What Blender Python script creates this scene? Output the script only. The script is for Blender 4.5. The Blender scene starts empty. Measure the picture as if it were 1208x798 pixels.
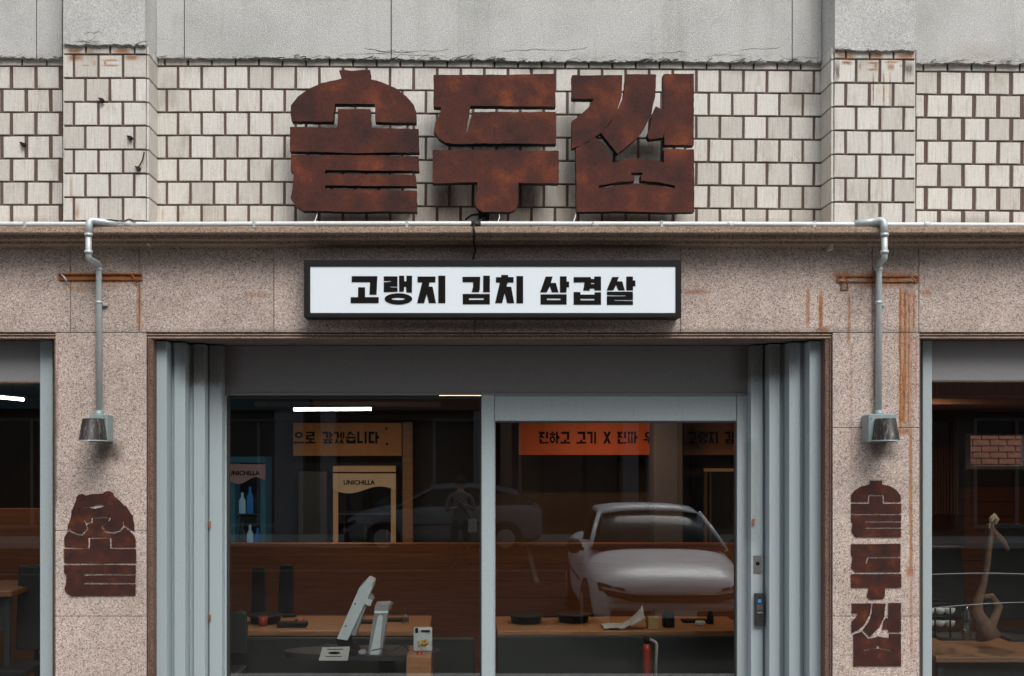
import bpy, bmesh, math, random
from mathutils import Vector, Matrix, noise
from mathutils.geometry import tessellate_polygon
random.seed(7)
R = math.radians
SC = bpy.context.scene
COL = SC.collection

# ------------------------------------------------------------------ camera, world, sun, exposure
cam_d = bpy.data.cameras.new('camera')
cam = bpy.data.objects.new('camera', cam_d); COL.objects.link(cam)
cam.location = (0, -7, 2.2); cam.rotation_euler = (R(90), 0, 0)
cam_d.sensor_width = 36; cam_d.lens = 40.12
cam_d.shift_x = 64/1208; cam_d.shift_y = 136/1208
cam_d.clip_start = .05; cam_d.clip_end = 500
SC.camera = cam

SUN_EL, SUN_AZ = 50, 160          # sun over the street, a little to the right
world = bpy.data.worlds.new('World'); SC.world = world; world.use_nodes = True
wn = world.node_tree.nodes; wl = world.node_tree.links
sky = wn.new('ShaderNodeTexSky'); sky.sky_type = 'NISHITA'; sky.sun_disc = False
sky.sun_elevation = R(SUN_EL); sky.sun_rotation = R(SUN_AZ)
sky.air_density = 1.0; sky.dust_density = 4.0; sky.ozone_density = 1.0
hs = wn.new('ShaderNodeHueSaturation'); hs.inputs['Saturation'].default_value = .32
wl.new(sky.outputs[0], hs.inputs['Color']); wl.new(hs.outputs[0], wn['Background'].inputs[0])
wn['Background'].inputs[1].default_value = .15

sd = bpy.data.lights.new('sun', 'SUN'); sd.energy = 1.1; sd.angle = R(28); sd.color = (1, .965, .92)
sun = bpy.data.objects.new('sun', sd); COL.objects.link(sun)
az = R(SUN_AZ)
d = Vector((math.sin(az)*math.cos(R(SUN_EL)), math.cos(az)*math.cos(R(SUN_EL)), math.sin(R(SUN_EL))))
sun.rotation_euler = d.to_track_quat('Z', 'Y').to_euler(); sun.location = (0, -5, 20)
SC.view_settings.view_transform = 'Standard'; SC.view_settings.look = 'None'
SC.view_settings.exposure = .40; SC.view_settings.gamma = 1

# ------------------------------------------------------------------ measuring
K = .0052                        # metres per photo pixel on the stone face (Y = 0), camera 7 m in front
def S(Y): return K*(7+Y)/7
def X(px, Y=0): return (px-540)*S(Y)
def Z(py, Y=0): return 2.2+(535-py)*S(Y)

# ------------------------------------------------------------------ materials
def new_mat(name):
    m = bpy.data.materials.new(name); m.use_nodes = True
    nt = m.node_tree; b = nt.nodes['Principled BSDF']
    return m, nt, b
def N(nt, t, **kw):
    n = nt.nodes.new(t)
    for k, v in kw.items():
        if k in n.inputs: n.inputs[k].default_value = v
        else: setattr(n, k, v)
    return n
def coord(nt, kind='pos', scale=(1,1,1)):
    if kind == 'pos': s = nt.nodes.new('ShaderNodeNewGeometry').outputs['Position']
    else: s = nt.nodes.new('ShaderNodeTexCoord').outputs['Object']
    if scale != (1,1,1):
        v = nt.nodes.new('ShaderNodeVectorMath'); v.operation = 'MULTIPLY'
        nt.links.new(s, v.inputs[0]); v.inputs[1].default_value = scale; s = v.outputs[0]
    return s
def noise_t(nt, vec, scale, detail=4, rough=.6):
    n = N(nt, 'ShaderNodeTexNoise'); n.inputs['Scale'].default_value = scale
    n.inputs['Detail'].default_value = detail; n.inputs['Roughness'].default_value = rough
    nt.links.new(vec, n.inputs['Vector']); return n.outputs['Fac']
def ramp(nt, fac, stops):
    r = nt.nodes.new('ShaderNodeValToRGB'); e = r.color_ramp.elements
    while len(e) > 1: e.remove(e[-1])
    e[0].position = stops[0][0]; e[0].color = (*stops[0][1], 1)
    for p, c in stops[1:]:
        q = e.new(p); q.color = (*c, 1)
    nt.links.new(fac, r.inputs[0]); return r.outputs[0]
def mix(nt, fac, a, b, mode='MIX'):
    n = nt.nodes.new('ShaderNodeMix'); n.data_type = 'RGBA'; n.blend_type = mode
    for s, i in ((fac, 0), (a, 6), (b, 7)):
        if isinstance(s, (int, float)): n.inputs[i].default_value = s
        elif isinstance(s, tuple): n.inputs[i].default_value = (*s, 1)
        else: nt.links.new(s, n.inputs[i])
    return n.outputs[2]
def M_(nt, op, a, b=0., c=None, clamp=False):
    n = nt.nodes.new('ShaderNodeMath'); n.operation = op; n.use_clamp = clamp
    for i, s in enumerate((a, b, c)):
        if s is None: continue
        if isinstance(s, (int, float)): n.inputs[i].default_value = s
        else: nt.links.new(s, n.inputs[i])
    return n.outputs[0]
def bump(nt, b, h, strength, dist):
    n = nt.nodes.new('ShaderNodeBump'); n.inputs['Strength'].default_value = strength
    n.inputs['Distance'].default_value = dist
    nt.links.new(h, n.inputs['Height']); nt.links.new(n.outputs[0], b.inputs['Normal'])
def simple(name, c, rough=.6, metal=0, var=.12, scale=30, bmp=.1, emit=None, es=0, spec=.5, grain=0):
    m, nt, b = new_mat(name)
    f = noise_t(nt, coord(nt), scale, 5, .65)
    f = M_(nt, 'MULTIPLY_ADD', f, var*2.4, 1-var*1.2)
    cc = N(nt, 'ShaderNodeVectorMath', operation='SCALE'); cc.inputs[0].default_value = c
    nt.links.new(f, cc.inputs['Scale']); out = cc.outputs[0]
    nt.links.new(out, b.inputs['Base Color'])
    b.inputs['Roughness'].default_value = rough; b.inputs['Metallic'].default_value = metal
    b.inputs['Specular IOR Level'].default_value = spec
    if bmp: bump(nt, b, noise_t(nt, coord(nt), scale*6, 3, .7), bmp, .002)
    if emit:
        b.inputs['Emission Color'].default_value = (*emit, 1); b.inputs['Emission Strength'].default_value = es
    return m

def stain_shade_mask(nt, boxes, wob=.012, streaky=True):
    """soft masks at fixed places on the wall; every box is x0, x1, z0, z1, strength"""
    g = nt.nodes.new('ShaderNodeNewGeometry'); sp = nt.nodes.new('ShaderNodeSeparateXYZ')
    nt.links.new(g.outputs['Position'], sp.inputs[0])
    n1 = noise_t(nt, coord(nt, 'pos', (1, 1, .3)), 16, 6, .75)
    xw = M_(nt, 'ADD', sp.outputs[0], M_(nt, 'MULTIPLY', M_(nt, 'SUBTRACT', n1, .5), wob*2.6))
    zw = M_(nt, 'ADD', sp.outputs[2], M_(nt, 'MULTIPLY', M_(nt, 'SUBTRACT', noise_t(nt, coord(nt), 31, 4), .5), wob*2))
    tot = None
    for x0, x1, z0, z1, st in boxes:
        hx, hz = (x1-x0)/2, (z1-z0)/2
        ax = M_(nt, 'ABSOLUTE', M_(nt, 'SUBTRACT', xw, (x0+x1)/2))
        az_ = M_(nt, 'ABSOLUTE', M_(nt, 'SUBTRACT', zw, (z0+z1)/2))
        mx = M_(nt, 'MULTIPLY_ADD', ax, -1.6/hx, 1.7, clamp=True)
        mz = M_(nt, 'MULTIPLY_ADD', az_, -1/min(hz, .06), hz/min(hz, .06)+.2, clamp=True)
        v = M_(nt, 'MULTIPLY', M_(nt, 'MULTIPLY', mx, mz), st)
        tot = v if tot is None else M_(nt, 'MAXIMUM', tot, v)
    br = M_(nt, 'MULTIPLY_ADD', noise_t(nt, coord(nt, 'pos', (1, 1, .25 if streaky else 1)), 70, 6, .8), 2.8, -.35, clamp=True)
    return M_(nt, 'MULTIPLY', tot, br, clamp=True)
def PB(px0, px1, py0, py1, st, Y=0):
    return (X(px0, Y), X(px1, Y), Z(py1, Y), Z(py0, Y), st)

def granite(name, base=1.0, mark_boxes=None, dirt_shade=None, tint=(1, 1, 1)):
    m, nt, b = new_mat(name)
    p = coord(nt)
    v = N(nt, 'ShaderNodeTexVoronoi'); v.inputs['Scale'].default_value = 165; nt.links.new(p, v.inputs['Vector'])
    sep = nt.nodes.new('ShaderNodeSeparateColor'); nt.links.new(v.outputs['Color'], sep.inputs[0])
    T = lambda c: tuple(a*base*t for a, t in zip(c, tint))
    c = ramp(nt, sep.outputs[0], [(0, T((.03,.026,.024))), (.13, T((.05,.042,.038))), (.19, T((.22,.175,.15))), (.5, T((.36,.285,.235))), (.78, T((.42,.31,.25))), (.9, T((.50,.43,.37))), (1, T((.60,.54,.48)))])
    v2 = N(nt, 'ShaderNodeTexVoronoi'); v2.inputs['Scale'].default_value = 330; nt.links.new(p, v2.inputs['Vector'])
    sep2 = nt.nodes.new('ShaderNodeSeparateColor'); nt.links.new(v2.outputs['Color'], sep2.inputs[0])
    c = mix(nt, .42, c, ramp(nt, sep2.outputs[1], [(0, T((.05,.04,.04))), (.15, T((.28,.22,.18))), (.8, T((.40,.32,.27))), (1, T((.62,.56,.5)))]))
    lo = noise_t(nt, p, 2.2, 6, .65)
    c = mix(nt, 1., c, ramp(nt, lo, [(.25, (.72,.70,.68)), (.55, (1,1,1)), (.8, (1.08,1.03,1))]), 'MULTIPLY')
    ri = nt.nodes.new('ShaderNodeObjectInfo')
    sl = M_(nt, 'MULTIPLY_ADD', ri.outputs['Random'], .10, .95)
    cs = nt.nodes.new('ShaderNodeVectorMath'); cs.operation = 'SCALE'; nt.links.new(c, cs.inputs[0]); nt.links.new(sl, cs.inputs['Scale']); c = cs.outputs[0]
    if mark_boxes:
        mk = stain_shade_mask(nt, mark_boxes)
        rc = ramp(nt, noise_t(nt, coord(nt, 'pos', (1,1,.3)), 60, 4), [(.3, (.10,.035,.012)), (.55, (.34,.13,.03)), (.8, (.42,.20,.07))])
        c = mix(nt, mk, c, rc)
    if dirt_shade:
        mk = stain_shade_mask(nt, dirt_shade, .02, False)
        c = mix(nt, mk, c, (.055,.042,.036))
    nt.links.new(c, b.inputs['Base Color'])
    b.inputs['Roughness'].default_value = .72; b.inputs['Specular IOR Level'].default_value = .3
    bump(nt, b, v.outputs['Distance'], .25, .002)
    return m

STAINS = [PB(66,172,321,337,.85), PB(160,168,330,392,.6), PB(70,112,334,346,.4), PB(118,146,334,342,.4),
          PB(980,1006,318,332,.8), PB(1004,1086,318,342,.85), PB(950,956,338,390,.7), PB(965,971,342,394,.95), PB(962,980,384,394,.8),
          PB(999,1004,342,410,.7), PB(1003,1006,405,560,.35), PB(1058,1080,336,506,.5), PB(1060,1064,336,512,1.), PB(1065,1070,338,470,.95), PB(1070.5,1073.5,340,505,.9), PB(1076,1080,340,395,.8), PB(1063,1069,425,506,1.), PB(1079,1082,395,480,.5),
          PB(1072,1077,500,680,.8), PB(1068,1080,665,684,.9), PB(1073,1077,680,776,.55), PB(1050,1080,504,515,.85),
          PB(1084,1100,341,350,.6), PB(800,842,341,348,.6), PB(432,446,376,386,.3), PB(284,322,345,351,.45), PB(600,612,378,392,.35),
          PB(66,70,395,520,.35), PB(172,178,395,800,.35), PB(120,128,520,560,.2)]
DIRT_SHADE = [PB(108,148,518,548,.8), PB(1020,1062,512,545,.8), PB(350,812,376,394,.7), PB(60,190,293,303,.2), PB(980,1100,293,318,.3),
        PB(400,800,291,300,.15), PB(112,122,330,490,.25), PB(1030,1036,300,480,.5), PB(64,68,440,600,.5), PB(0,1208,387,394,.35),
        PB(0,60,291,296,.2), PB(1100,1208,291,296,.2)]  # shade under the lamps and sign box painted into the stone, with dirt
m_granite = granite('pink_granite', 1.48, STAINS, DIRT_SHADE, (.96,.98,1.03))
m_cornice = granite('cornice_granite', .95, None, None, (1.0,.92,.84))
m_trim = granite('brown_trim_stone', .42, None, None, (1.05,.82,.72))

def tile_mat(name, mark_boxes):
    m, nt, b = new_mat(name)
    ri = nt.nodes.new('ShaderNodeObjectInfo')
    tc = nt.nodes.new('ShaderNodeTexCoord'); sp = nt.nodes.new('ShaderNodeSeparateXYZ'); nt.links.new(tc.outputs['Object'], sp.inputs[0])
    u = M_(nt, 'ADD', M_(nt, 'ADD', sp.outputs[0], sp.outputs[1]), M_(nt, 'MULTIPLY', ri.outputs['Random'], 37.))
    cb = nt.nodes.new('ShaderNodeCombineXYZ'); nt.links.new(u, cb.inputs[0]); nt.links.new(M_(nt, 'MULTIPLY', sp.outputs[2], .05), cb.inputs[2])
    rib = noise_t(nt, cb.outputs[0], 95, 3, .75)
    c = ramp(nt, rib, [(.26, (.38,.355,.31)), (.38, (.58,.56,.52)), (.6, (.68,.665,.625)), (.8, (.74,.72,.69))])
    tn = ramp(nt, ri.outputs['Random'], [(0, (.86,.84,.81)), (.5, (1,.99,.97)), (1, (1.08,1.08,1.07))])
    c = mix(nt, 1., c, tn, 'MULTIPLY')
    g = noise_t(nt, coord(nt, 'pos', (1,1,.4)), 9, 6, .7)
    c = mix(nt, 1., c, ramp(nt, g, [(.25, (.72,.68,.63)), (.45, (1,1,1))]), 'MULTIPLY')
    fine = noise_t(nt, coord(nt), 170, 3, .8)
    c = mix(nt, 1., c, ramp(nt, fine, [(.25, (.74,.73,.72)), (.5, (1,1,1)), (.75, (1.15,1.15,1.15))]), 'MULTIPLY')
    # letter shadows painted into the tile colour; also darker chips and ledge foot
    gd = stain_shade_mask(nt, mark_boxes[1], .02, True)
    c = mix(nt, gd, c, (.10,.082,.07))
    mk = stain_shade_mask(nt, mark_boxes[0], .006)
    c = mix(nt, mk, c, ramp(nt, fine, [(.35, (.20,.06,.015)), (.65, (.50,.23,.08))]))
    nt.links.new(c, b.inputs['Base Color']); b.inputs['Roughness'].default_value = .62; b.inputs['Specular IOR Level'].default_value = .35
    bump(nt, b, rib, .4, .003)
    return m
YP, YW = -.09, .12
TS = [PB(78,98,57,64,1.,YP), PB(99,112,57,64,.6,YP), PB(132,156,57,64,1.,YP), PB(78,100,64,73,.9,YP), PB(146,164,64,72,.9,YP), PB(118,142,70,73,.8,YP), PB(118,142,76,79,.9,YP), PB(96,106,76,79,.6,YP),PB(122,126,70,79,.8,YP),PB(110,113,71,79,.6,YP),
      PB(82,86,205,240,.5,YP), PB(88,94,240,262,.6,YP),
      PB(986,1010,62,70,.9,YP), PB(1022,1044,62,70,1.,YP), PB(1054,1082,62,71,.9,YP), PB(992,1006,72,77,1.,YP), PB(1013,1016,73,84,.8,YP), PB(1022,1038,73,76,1.,YP), PB(1022,1038,81,84,1.,YP), PB(1030,1036,72,85,.8,YP), PB(1046,1056,74,84,.8,YP),PB(1042,1062,72,75,.9,YP),
      PB(1029,1031,84,126,.9,YP), PB(1041,1044,84,128,.9,YP), PB(1049,1051,84,128,.8,YP), PB(1039,1042,126,240,.3,YP), PB(1060,1066,76,80,.5,YP),
      PB(190,194,244,262,.35,YW)]
TILE_SHADE_MARKS = [PB(984,991,72,97,.9,YP), PB(1066,1079,73,90,.9,YP), PB(340,500,250,268,.75,YW), PB(440,500,244,262,.5,YW), PB(556,600,246,268,.9,YW), PB(600,640,205,250,.85,YW), PB(508,545,215,250,.8,YW), PB(676,824,250,268,.8,YW), PB(735,782,165,190,.9,YW),
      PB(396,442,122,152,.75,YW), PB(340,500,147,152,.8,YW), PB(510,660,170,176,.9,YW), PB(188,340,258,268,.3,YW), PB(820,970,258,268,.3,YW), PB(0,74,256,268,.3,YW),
      PB(184,214,80,130,.25,YW), PB(924,970,82,132,.3,YW),PB(1090,1200,255,270,.35,YW),PB(676,700,165,176,.6,YW)]  # boxes of painted letter shadow, besides broken tile corners
m_tile = tile_mat('ribbed_grey_tile', (TS, TILE_SHADE_MARKS))
m_mortar = simple('brown_mortar', (.125,.085,.07), .95, var=.3, scale=40, bmp=.4)

def plaster_mat():
    m, nt, b = new_mat('grey_roughcast')
    p = coord(nt)
    a = noise_t(nt, p, 130, 4, .85); l = noise_t(nt, p, 1.6, 6, .6)
    c = ramp(nt, a, [(.30, (.20,.20,.19)), (.43, (.49,.495,.48)), (.55, (.62,.625,.61)), (.70, (.90,.90,.88))])
    c = mix(nt, 1., c, ramp(nt, l, [(.3, (.80,.81,.80)), (.5, (1,1,1)), (.7, (1.05,1.05,1.04))]), 'MULTIPLY')
    dr_ = noise_t(nt, coord(nt, 'pos', (1,1,.06)), 7, 5, .7)
    c = mix(nt, 1., c, ramp(nt, dr_, [(.30, (.88,.87,.85)), (.46, (1,1,1))]), 'MULTIPLY')
    mk = stain_shade_mask(nt, [PB(1120,1200,50,78,.22,.1), PB(74,76,0,60,.0,.1)], .03, False)
    c = mix(nt, mk, c, (.34,.22,.12))
    # crumbled dirty lower edge
    g = nt.nodes.new('ShaderNodeNewGeometry'); sp = nt.nodes.new('ShaderNodeSeparateXYZ'); nt.links.new(g.outputs['Position'], sp.inputs[0])
    e = M_(nt, 'MULTIPLY_ADD', sp.outputs[2], -16., 16*4.70, clamp=True)
    e = M_(nt, 'MULTIPLY', e, M_(nt, 'MULTIPLY_ADD', noise_t(nt, coord(nt,'pos',(.5,1,2)), 26, 6, .8), 5., -2.5, clamp=True), clamp=True)
    c = mix(nt, e, c, (.10,.095,.09))
    nt.links.new(c, b.inputs['Base Color']); b.inputs['Roughness'].default_value = .95
    b.inputs['Specular IOR Level'].default_value = .15
    bump(nt, b, a, .8, .006); return m
m_plaster = plaster_mat()

def rust_mat(name, s=1., bright=1.):
    m, nt, b = new_mat(name)
    p = coord(nt)
    a = noise_t(nt, p, 5.5*s, 2, .5); f = noise_t(nt, p, 75*s, 5, .8); g = noise_t(nt, coord(nt,'pos',(1,1,.4)), 19*s, 5, .7)
    k = M_(nt, 'ADD', M_(nt, 'MULTIPLY', a, .72), M_(nt, 'ADD', M_(nt, 'MULTIPLY', f, .13), M_(nt, 'MULTIPLY', g, .15)))
    q = lambda c: tuple(x*bright for x in c)
    c = ramp(nt, k, [(.34, q((.048,.023,.020))), (.45, q((.078,.028,.022))), (.54, q((.098,.032,.023))), (.62, q((.155,.045,.024))), (.72, q((.25,.072,.029)))])
    c = mix(nt, 1., c, ramp(nt, f, [(.3, (.72,.7,.7)), (.5, (1,1,1)), (.7, (1.2,1.15,1.1))]), 'MULTIPLY')
    nt.links.new(c, b.inputs['Base Color']); b.inputs['Roughness'].default_value = .85; b.inputs['Metallic'].default_value = .0
    b.inputs['Specular IOR Level'].default_value = .25
    bump(nt, b, f, .5, .003); return m
m_rust = rust_mat('rusted_steel', 1., .88); m_rust_s = rust_mat('dark_rusted_steel', 2.2, .58)
m_rust_o = simple('orange_rust', (.30,.10,.03), .9, var=.6, scale=35, bmp=.5)

def paint_mat(name, c, dirt_shade=(.10,.08,.065)):
    m, nt, b = new_mat(name)
    p = coord(nt, 'pos', (1,1,.12))
    a = noise_t(nt, p, 35, 5, .7); f = noise_t(nt, coord(nt), 120, 4, .8)
    k = M_(nt, 'MULTIPLY_ADD', a, 3.2, -1.95, clamp=True)
    cc = mix(nt, 1., c, ramp(nt, f, [(.25, (.84,.84,.84)), (.5, (1,1,1)), (.75, (1.12,1.12,1.12))]), 'MULTIPLY')
    cc = mix(nt, M_(nt, 'MULTIPLY', k, .6), cc, dirt_shade)
    mk = stain_shade_mask(nt, [(X(197),X(268),2.62,2.93,.75),(X(884),X(955),2.66,2.93,.7),(X(900),X(915),1.6,2.3,.25),(X(262,.5),X(272,.5),2.5,2.93,.4)], .03)  # leaf tops: grime, and overhang shade painted into the colour
    cc = mix(nt, mk, cc, dirt_shade)
    nt.links.new(cc, b.inputs['Base Color']); b.inputs['Roughness'].default_value = .5; b.inputs['Specular IOR Level'].default_value = .35
    return m
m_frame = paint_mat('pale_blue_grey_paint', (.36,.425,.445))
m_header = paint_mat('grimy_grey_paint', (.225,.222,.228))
m_frame_dk = simple('dark_rubber', (.03,.03,.03), .8)

def glass_mat(name, f0=.11, tint=(.93,.95,.95)):
    m = bpy.data.materials.new(name); m.use_nodes = True; nt = m.node_tree
    nt.nodes.clear(); out = nt.nodes.new('ShaderNodeOutputMaterial')
    tr = nt.nodes.new('ShaderNodeBsdfTransparent'); tr.inputs[0].default_value = (*tint, 1)
    gl = nt.nodes.new('ShaderNodeBsdfGlossy'); gl.inputs['Roughness'].default_value = .010
    gl.inputs[0].default_value = (.93,.97,1,1)
    lw = nt.nodes.new('ShaderNodeLayerWeight'); lw.inputs[0].default_value = .15
    mx = nt.nodes.new('ShaderNodeMixShader')
    nt.links.new(M_(nt, 'MULTIPLY_ADD', lw.outputs['Fresnel'], 1., f0, clamp=True), mx.inputs[0])
    nt.links.new(tr.outputs[0], mx.inputs[1]); nt.links.new(gl.outputs[0], mx.inputs[2]); nt.links.new(mx.outputs[0], out.inputs[0])
    return m
m_glass = glass_mat('coated_window_glass')
m_cglass = glass_mat('clear_glass', .05)

m_galv = simple('galvanised_pipe', (.50,.55,.56), .45, .35, var=.18, scale=30, bmp=.15)
m_pipe_w = simple('worn_white_pipe', (.66,.67,.66), .5, .1, var=.22, scale=60, bmp=.2)
m_box = simple('teal_grey_metal', (.27,.34,.345), .5, .2, var=.2, scale=30)
m_black = simple('black_paint', (.009,.009,.0095), .6, var=.2, spec=.25)
m_blackc = simple('black_cable', (.012,.012,.012), .6)
m_signw = simple('white_acrylic', (.74,.81,.86), .35, var=.02, scale=3, bmp=0, emit=(.80,.90,1.), es=.03)
m_letter = simple('black_letter_vinyl', (.008,.007,.007), .8, var=.1, bmp=0, spec=.12)
m_chrome = simple('dull_chrome', (.5,.5,.48), .3, .9, var=.2)
m_wood = None
def wood_mat(name, c1, c2, sc=(6, 6, 60), rough=.45):
    m, nt, b = new_mat(name)
    a = noise_t(nt, coord(nt, 'pos', sc), 1., 6, .65)
    c = ramp(nt, a, [(.3, c1), (.7, c2)])
    nt.links.new(c, b.inputs['Base Color']); b.inputs['Roughness'].default_value = rough; return m
m_wood = wood_mat('orange_wood', (.26,.115,.045), (.42,.20,.085), (3, 40, 40))
m_wood_d = wood_mat('dark_brown_wood', (.22,.075,.030), (.34,.125,.052), (3, 20, 60))
m_wood_w = wood_mat('wall_wood', (.10,.045,.025), (.18,.085,.045), (40, 20, 2))
m_dark = simple('dark_interior_paint', (.035,.033,.034), .8)
m_ceil = simple('interior_ceiling', (.06,.052,.045), .85)
m_floor = simple('interior_floor', (.09,.07,.055), .4, var=.2, scale=6)
m_concrete = simple('concrete', (.30,.29,.28), .9, var=.2, scale=12, bmp=.4)

def lamp_shade_mat():
    m, nt, b = new_mat('weathered_lamp_metal')
    a = noise_t(nt, coord(nt, 'pos', (1,1,.1)), 90, 4, .7)
    c = ramp(nt, a, [(.50, (.016,.014,.012)), (.60, (.055,.05,.043)), (.72, (.28,.27,.24))])
    nt.links.new(c, b.inputs['Base Color']); b.inputs['Roughness'].default_value = .5; b.inputs['Metallic'].default_value = .0
    return m
m_shade = lamp_shade_mat()

# ------------------------------------------------------------------ mesh helpers
ORG = {}
class MB:
    def __init__(s): s.v = []; s.f = []; s.sm = []
    def add(s, vs, fs, smooth=False):
        o = len(s.v); s.v += [Vector(v) for v in vs]; s.f += [tuple(i+o for i in f) for f in fs]; s.sm += [smooth]*len(fs); return s
    def box(s, x0, x1, y0, y1, z0, z1):
        if x0 > x1: x0, x1 = x1, x0
        if y0 > y1: y0, y1 = y1, y0
        if z0 > z1: z0, z1 = z1, z0
        return s.add([(x0,y0,z0),(x1,y0,z0),(x1,y1,z0),(x0,y1,z0),(x0,y0,z1),(x1,y0,z1),(x1,y1,z1),(x0,y1,z1)],
                     [(0,3,2,1),(4,5,6,7),(0,1,5,4),(1,2,6,5),(2,3,7,6),(3,0,4,7)])
    def tube(s, pts, r, n=12, cap=True):
        pts = [Vector(p) for p in pts]; L = len(pts)
        rs = r if isinstance(r, (list, tuple)) else [r]*L
        vs = []; up = None
        for i, p in enumerate(pts):
            t = (pts[min(i+1, L-1)]-pts[max(i-1, 0)]).normalized()
            if up is None:
                up = Vector((0,0,1)) if abs(t.z) < .9 else Vector((1,0,0))
            a = (up - t*up.dot(t)).normalized(); b_ = t.cross(a); up = a
            for k in range(n):
                w = 2*math.pi*k/n; vs.append(p+(a*math.cos(w)+b_*math.sin(w))*rs[i])
        fs = [(i*n+k, i*n+(k+1)%n, (i+1)*n+(k+1)%n, (i+1)*n+k) for i in range(L-1) for k in range(n)]
        s.add(vs, fs, True)
        if cap:
            o = len(s.v)-L*n
            s.f.append(tuple(o+k for k in range(n))[::-1]); s.f.append(tuple(o+(L-1)*n+k for k in range(n))); s.sm += [False]*2
        return s
    def poly(s, loops, y0, y1):
        """filled outline (with holes) in the XZ plane, from y0 (front) back to y1"""
        L3 = [[Vector((x, z, 0)) for x, z in lp] for lp in loops]
        tri = tessellate_polygon(L3)
        flat = [p for lp in loops for p in lp]; n = len(flat)
        vs = [(x, y0, z) for x, z in flat]+[(x, y1, z) for x, z in flat]
        fs = []
        for a, b_, c in tri:
            pa, pb, pc = flat[a], flat[b_], flat[c]
            cr = (pb[0]-pa[0])*(pc[1]-pa[1])-(pb[1]-pa[1])*(pc[0]-pa[0])
            if abs(cr) < 1e-12: continue
            if cr < 0: b_, c = c, b_
            fs += [(a, b_, c), (a+n, c+n, b_+n)]
        o = 0
        for li, lp in enumerate(loops):
            m = len(lp)
            ar = sum(lp[i][0]*lp[(i+1) % m][1]-lp[(i+1) % m][0]*lp[i][1] for i in range(m))
            ccw = (ar > 0) != (li > 0)
            for i in range(m):
                a, b_ = o+i, o+(i+1) % m
                fs.append((a, a+n, b_+n, b_) if ccw else (a, b_, b_+n, a+n))
            o += m
        return s.add(vs, fs)
    def build(s, name, mat, parent=None, bevel=0, label=None, seg=1, kind=None, **tg):
        c = Vector((0,0,0))
        lo = Vector((min(v.x for v in s.v), min(v.y for v in s.v), min(v.z for v in s.v)))
        hi = Vector((max(v.x for v in s.v), max(v.y for v in s.v), max(v.z for v in s.v)))
        c = (lo+hi)/2
        me = bpy.data.meshes.new(name); me.from_pydata([v-c for v in s.v], [], s.f)
        me.polygons.foreach_set('use_smooth', s.sm)
        if isinstance(mat, (list, tuple)):
            for q in mat: me.materials.append(q)
        else: me.materials.append(mat)
        me.update()
        o = bpy.data.objects.new(name, me); COL.objects.link(o)
        return place(o, c, parent, bevel, label, seg, kind, **tg)
def place(o, c, parent=None, bevel=0, label=None, seg=1, kind=None, **tg):
    ORG[o.name] = Vector(c)
    if parent is not None:
        o.parent = parent; o.location = Vector(c)-ORG[parent.name]
    else: o.location = c
    if bevel:
        b = o.modifiers.new('bevel', 'BEVEL'); b.width = bevel; b.segments = seg; b.limit_method = 'ANGLE'; b.angle_limit = R(35)
    if label: o['label'] = label
    if kind: o['kind'] = kind
    for k, v in tg.items(): o[k] = v
    return o
def thing(name, label, cat, loc, group=None):
    o = bpy.data.objects.new(name, None); o.empty_display_size = .1; COL.objects.link(o)
    o.location = loc; ORG[o.name] = Vector(loc); o['label'] = label; o['category'] = cat
    if group: o['group'] = group
    return o
def box(name, mat, parent, x0, x1, y0, y1, z0, z1, bevel=.003, **k):
    return MB().box(x0, x1, y0, y1, z0, z1).build(name, mat, parent, bevel, **k)

# ------------------------------------------------------------------ the setting
GX = 16
road = MB(); nx, ny = 40, 60
road.add([(-60+120*i/nx, 30-110*j/ny, 0) for j in range(ny+1) for i in range(nx+1)],
         [(j*(nx+1)+i, (j+1)*(nx+1)+i, (j+1)*(nx+1)+i+1, j*(nx+1)+i+1) for j in range(ny) for i in range(nx)])
def asphalt():
    m, nt, b = new_mat('asphalt')
    f = noise_t(nt, coord(nt), 90, 4, .8); l = noise_t(nt, coord(nt), .7, 5, .6)
    c = ramp(nt, f, [(.3, (.020,.018,.016)), (.7, (.048,.042,.037))])
    c = mix(nt, 1., c, ramp(nt, l, [(.35, (.7,.7,.7)), (.6, (1.1,1.1,1.1))]), 'MULTIPLY')
    nt.links.new(c, b.inputs['Base Color']); b.inputs['Roughness'].default_value = .95; b.inputs['Specular IOR Level'].default_value = .08; return m
road.build('road', asphalt(), kind='structure')
m_mark = simple('road_paint', (.15,.147,.14), .85, var=.8, scale=2.5)
m_marky = simple('yellow_road_paint', (.55,.36,.07), .7, var=.3, scale=20)
box('lane_marking', m_mark, None, -GX, GX, -13.35, -13.22, .002, .006, 0, kind='structure')
box('lane_marking', m_mark, None, -GX, -.5, -16.7, -16.58, .002, .006, 0, kind='structure')
MB().add([(1.30,-11.2,.006),(1.38,-11.2,.006),(1.68,-18.8,.006),(1.6,-18.8,.006)], [(0,1,2,3)]).build('lane_marking', m_mark, kind='structure')
box('pavement', m_concrete, None, -GX, GX, -2.6, -.1, .002, .15, .01, kind='structure')
box('pavement', m_concrete, None, -GX, GX, -21.0, -18.9, .002, .14, .01, kind='structure')

# ------------------------------------------------------------------ the restaurant building
shop = thing('restaurant_building', 'restaurant front with pink granite piers, ribbed grey tiles above and pale blue-grey window frames', 'building', (0, 0, 0))
ZL = Z(392.5)                        # underside of the fascia stones
ZS = 2.905                           # soffit
ZC = 3.462                           # underside of the cornice

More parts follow.
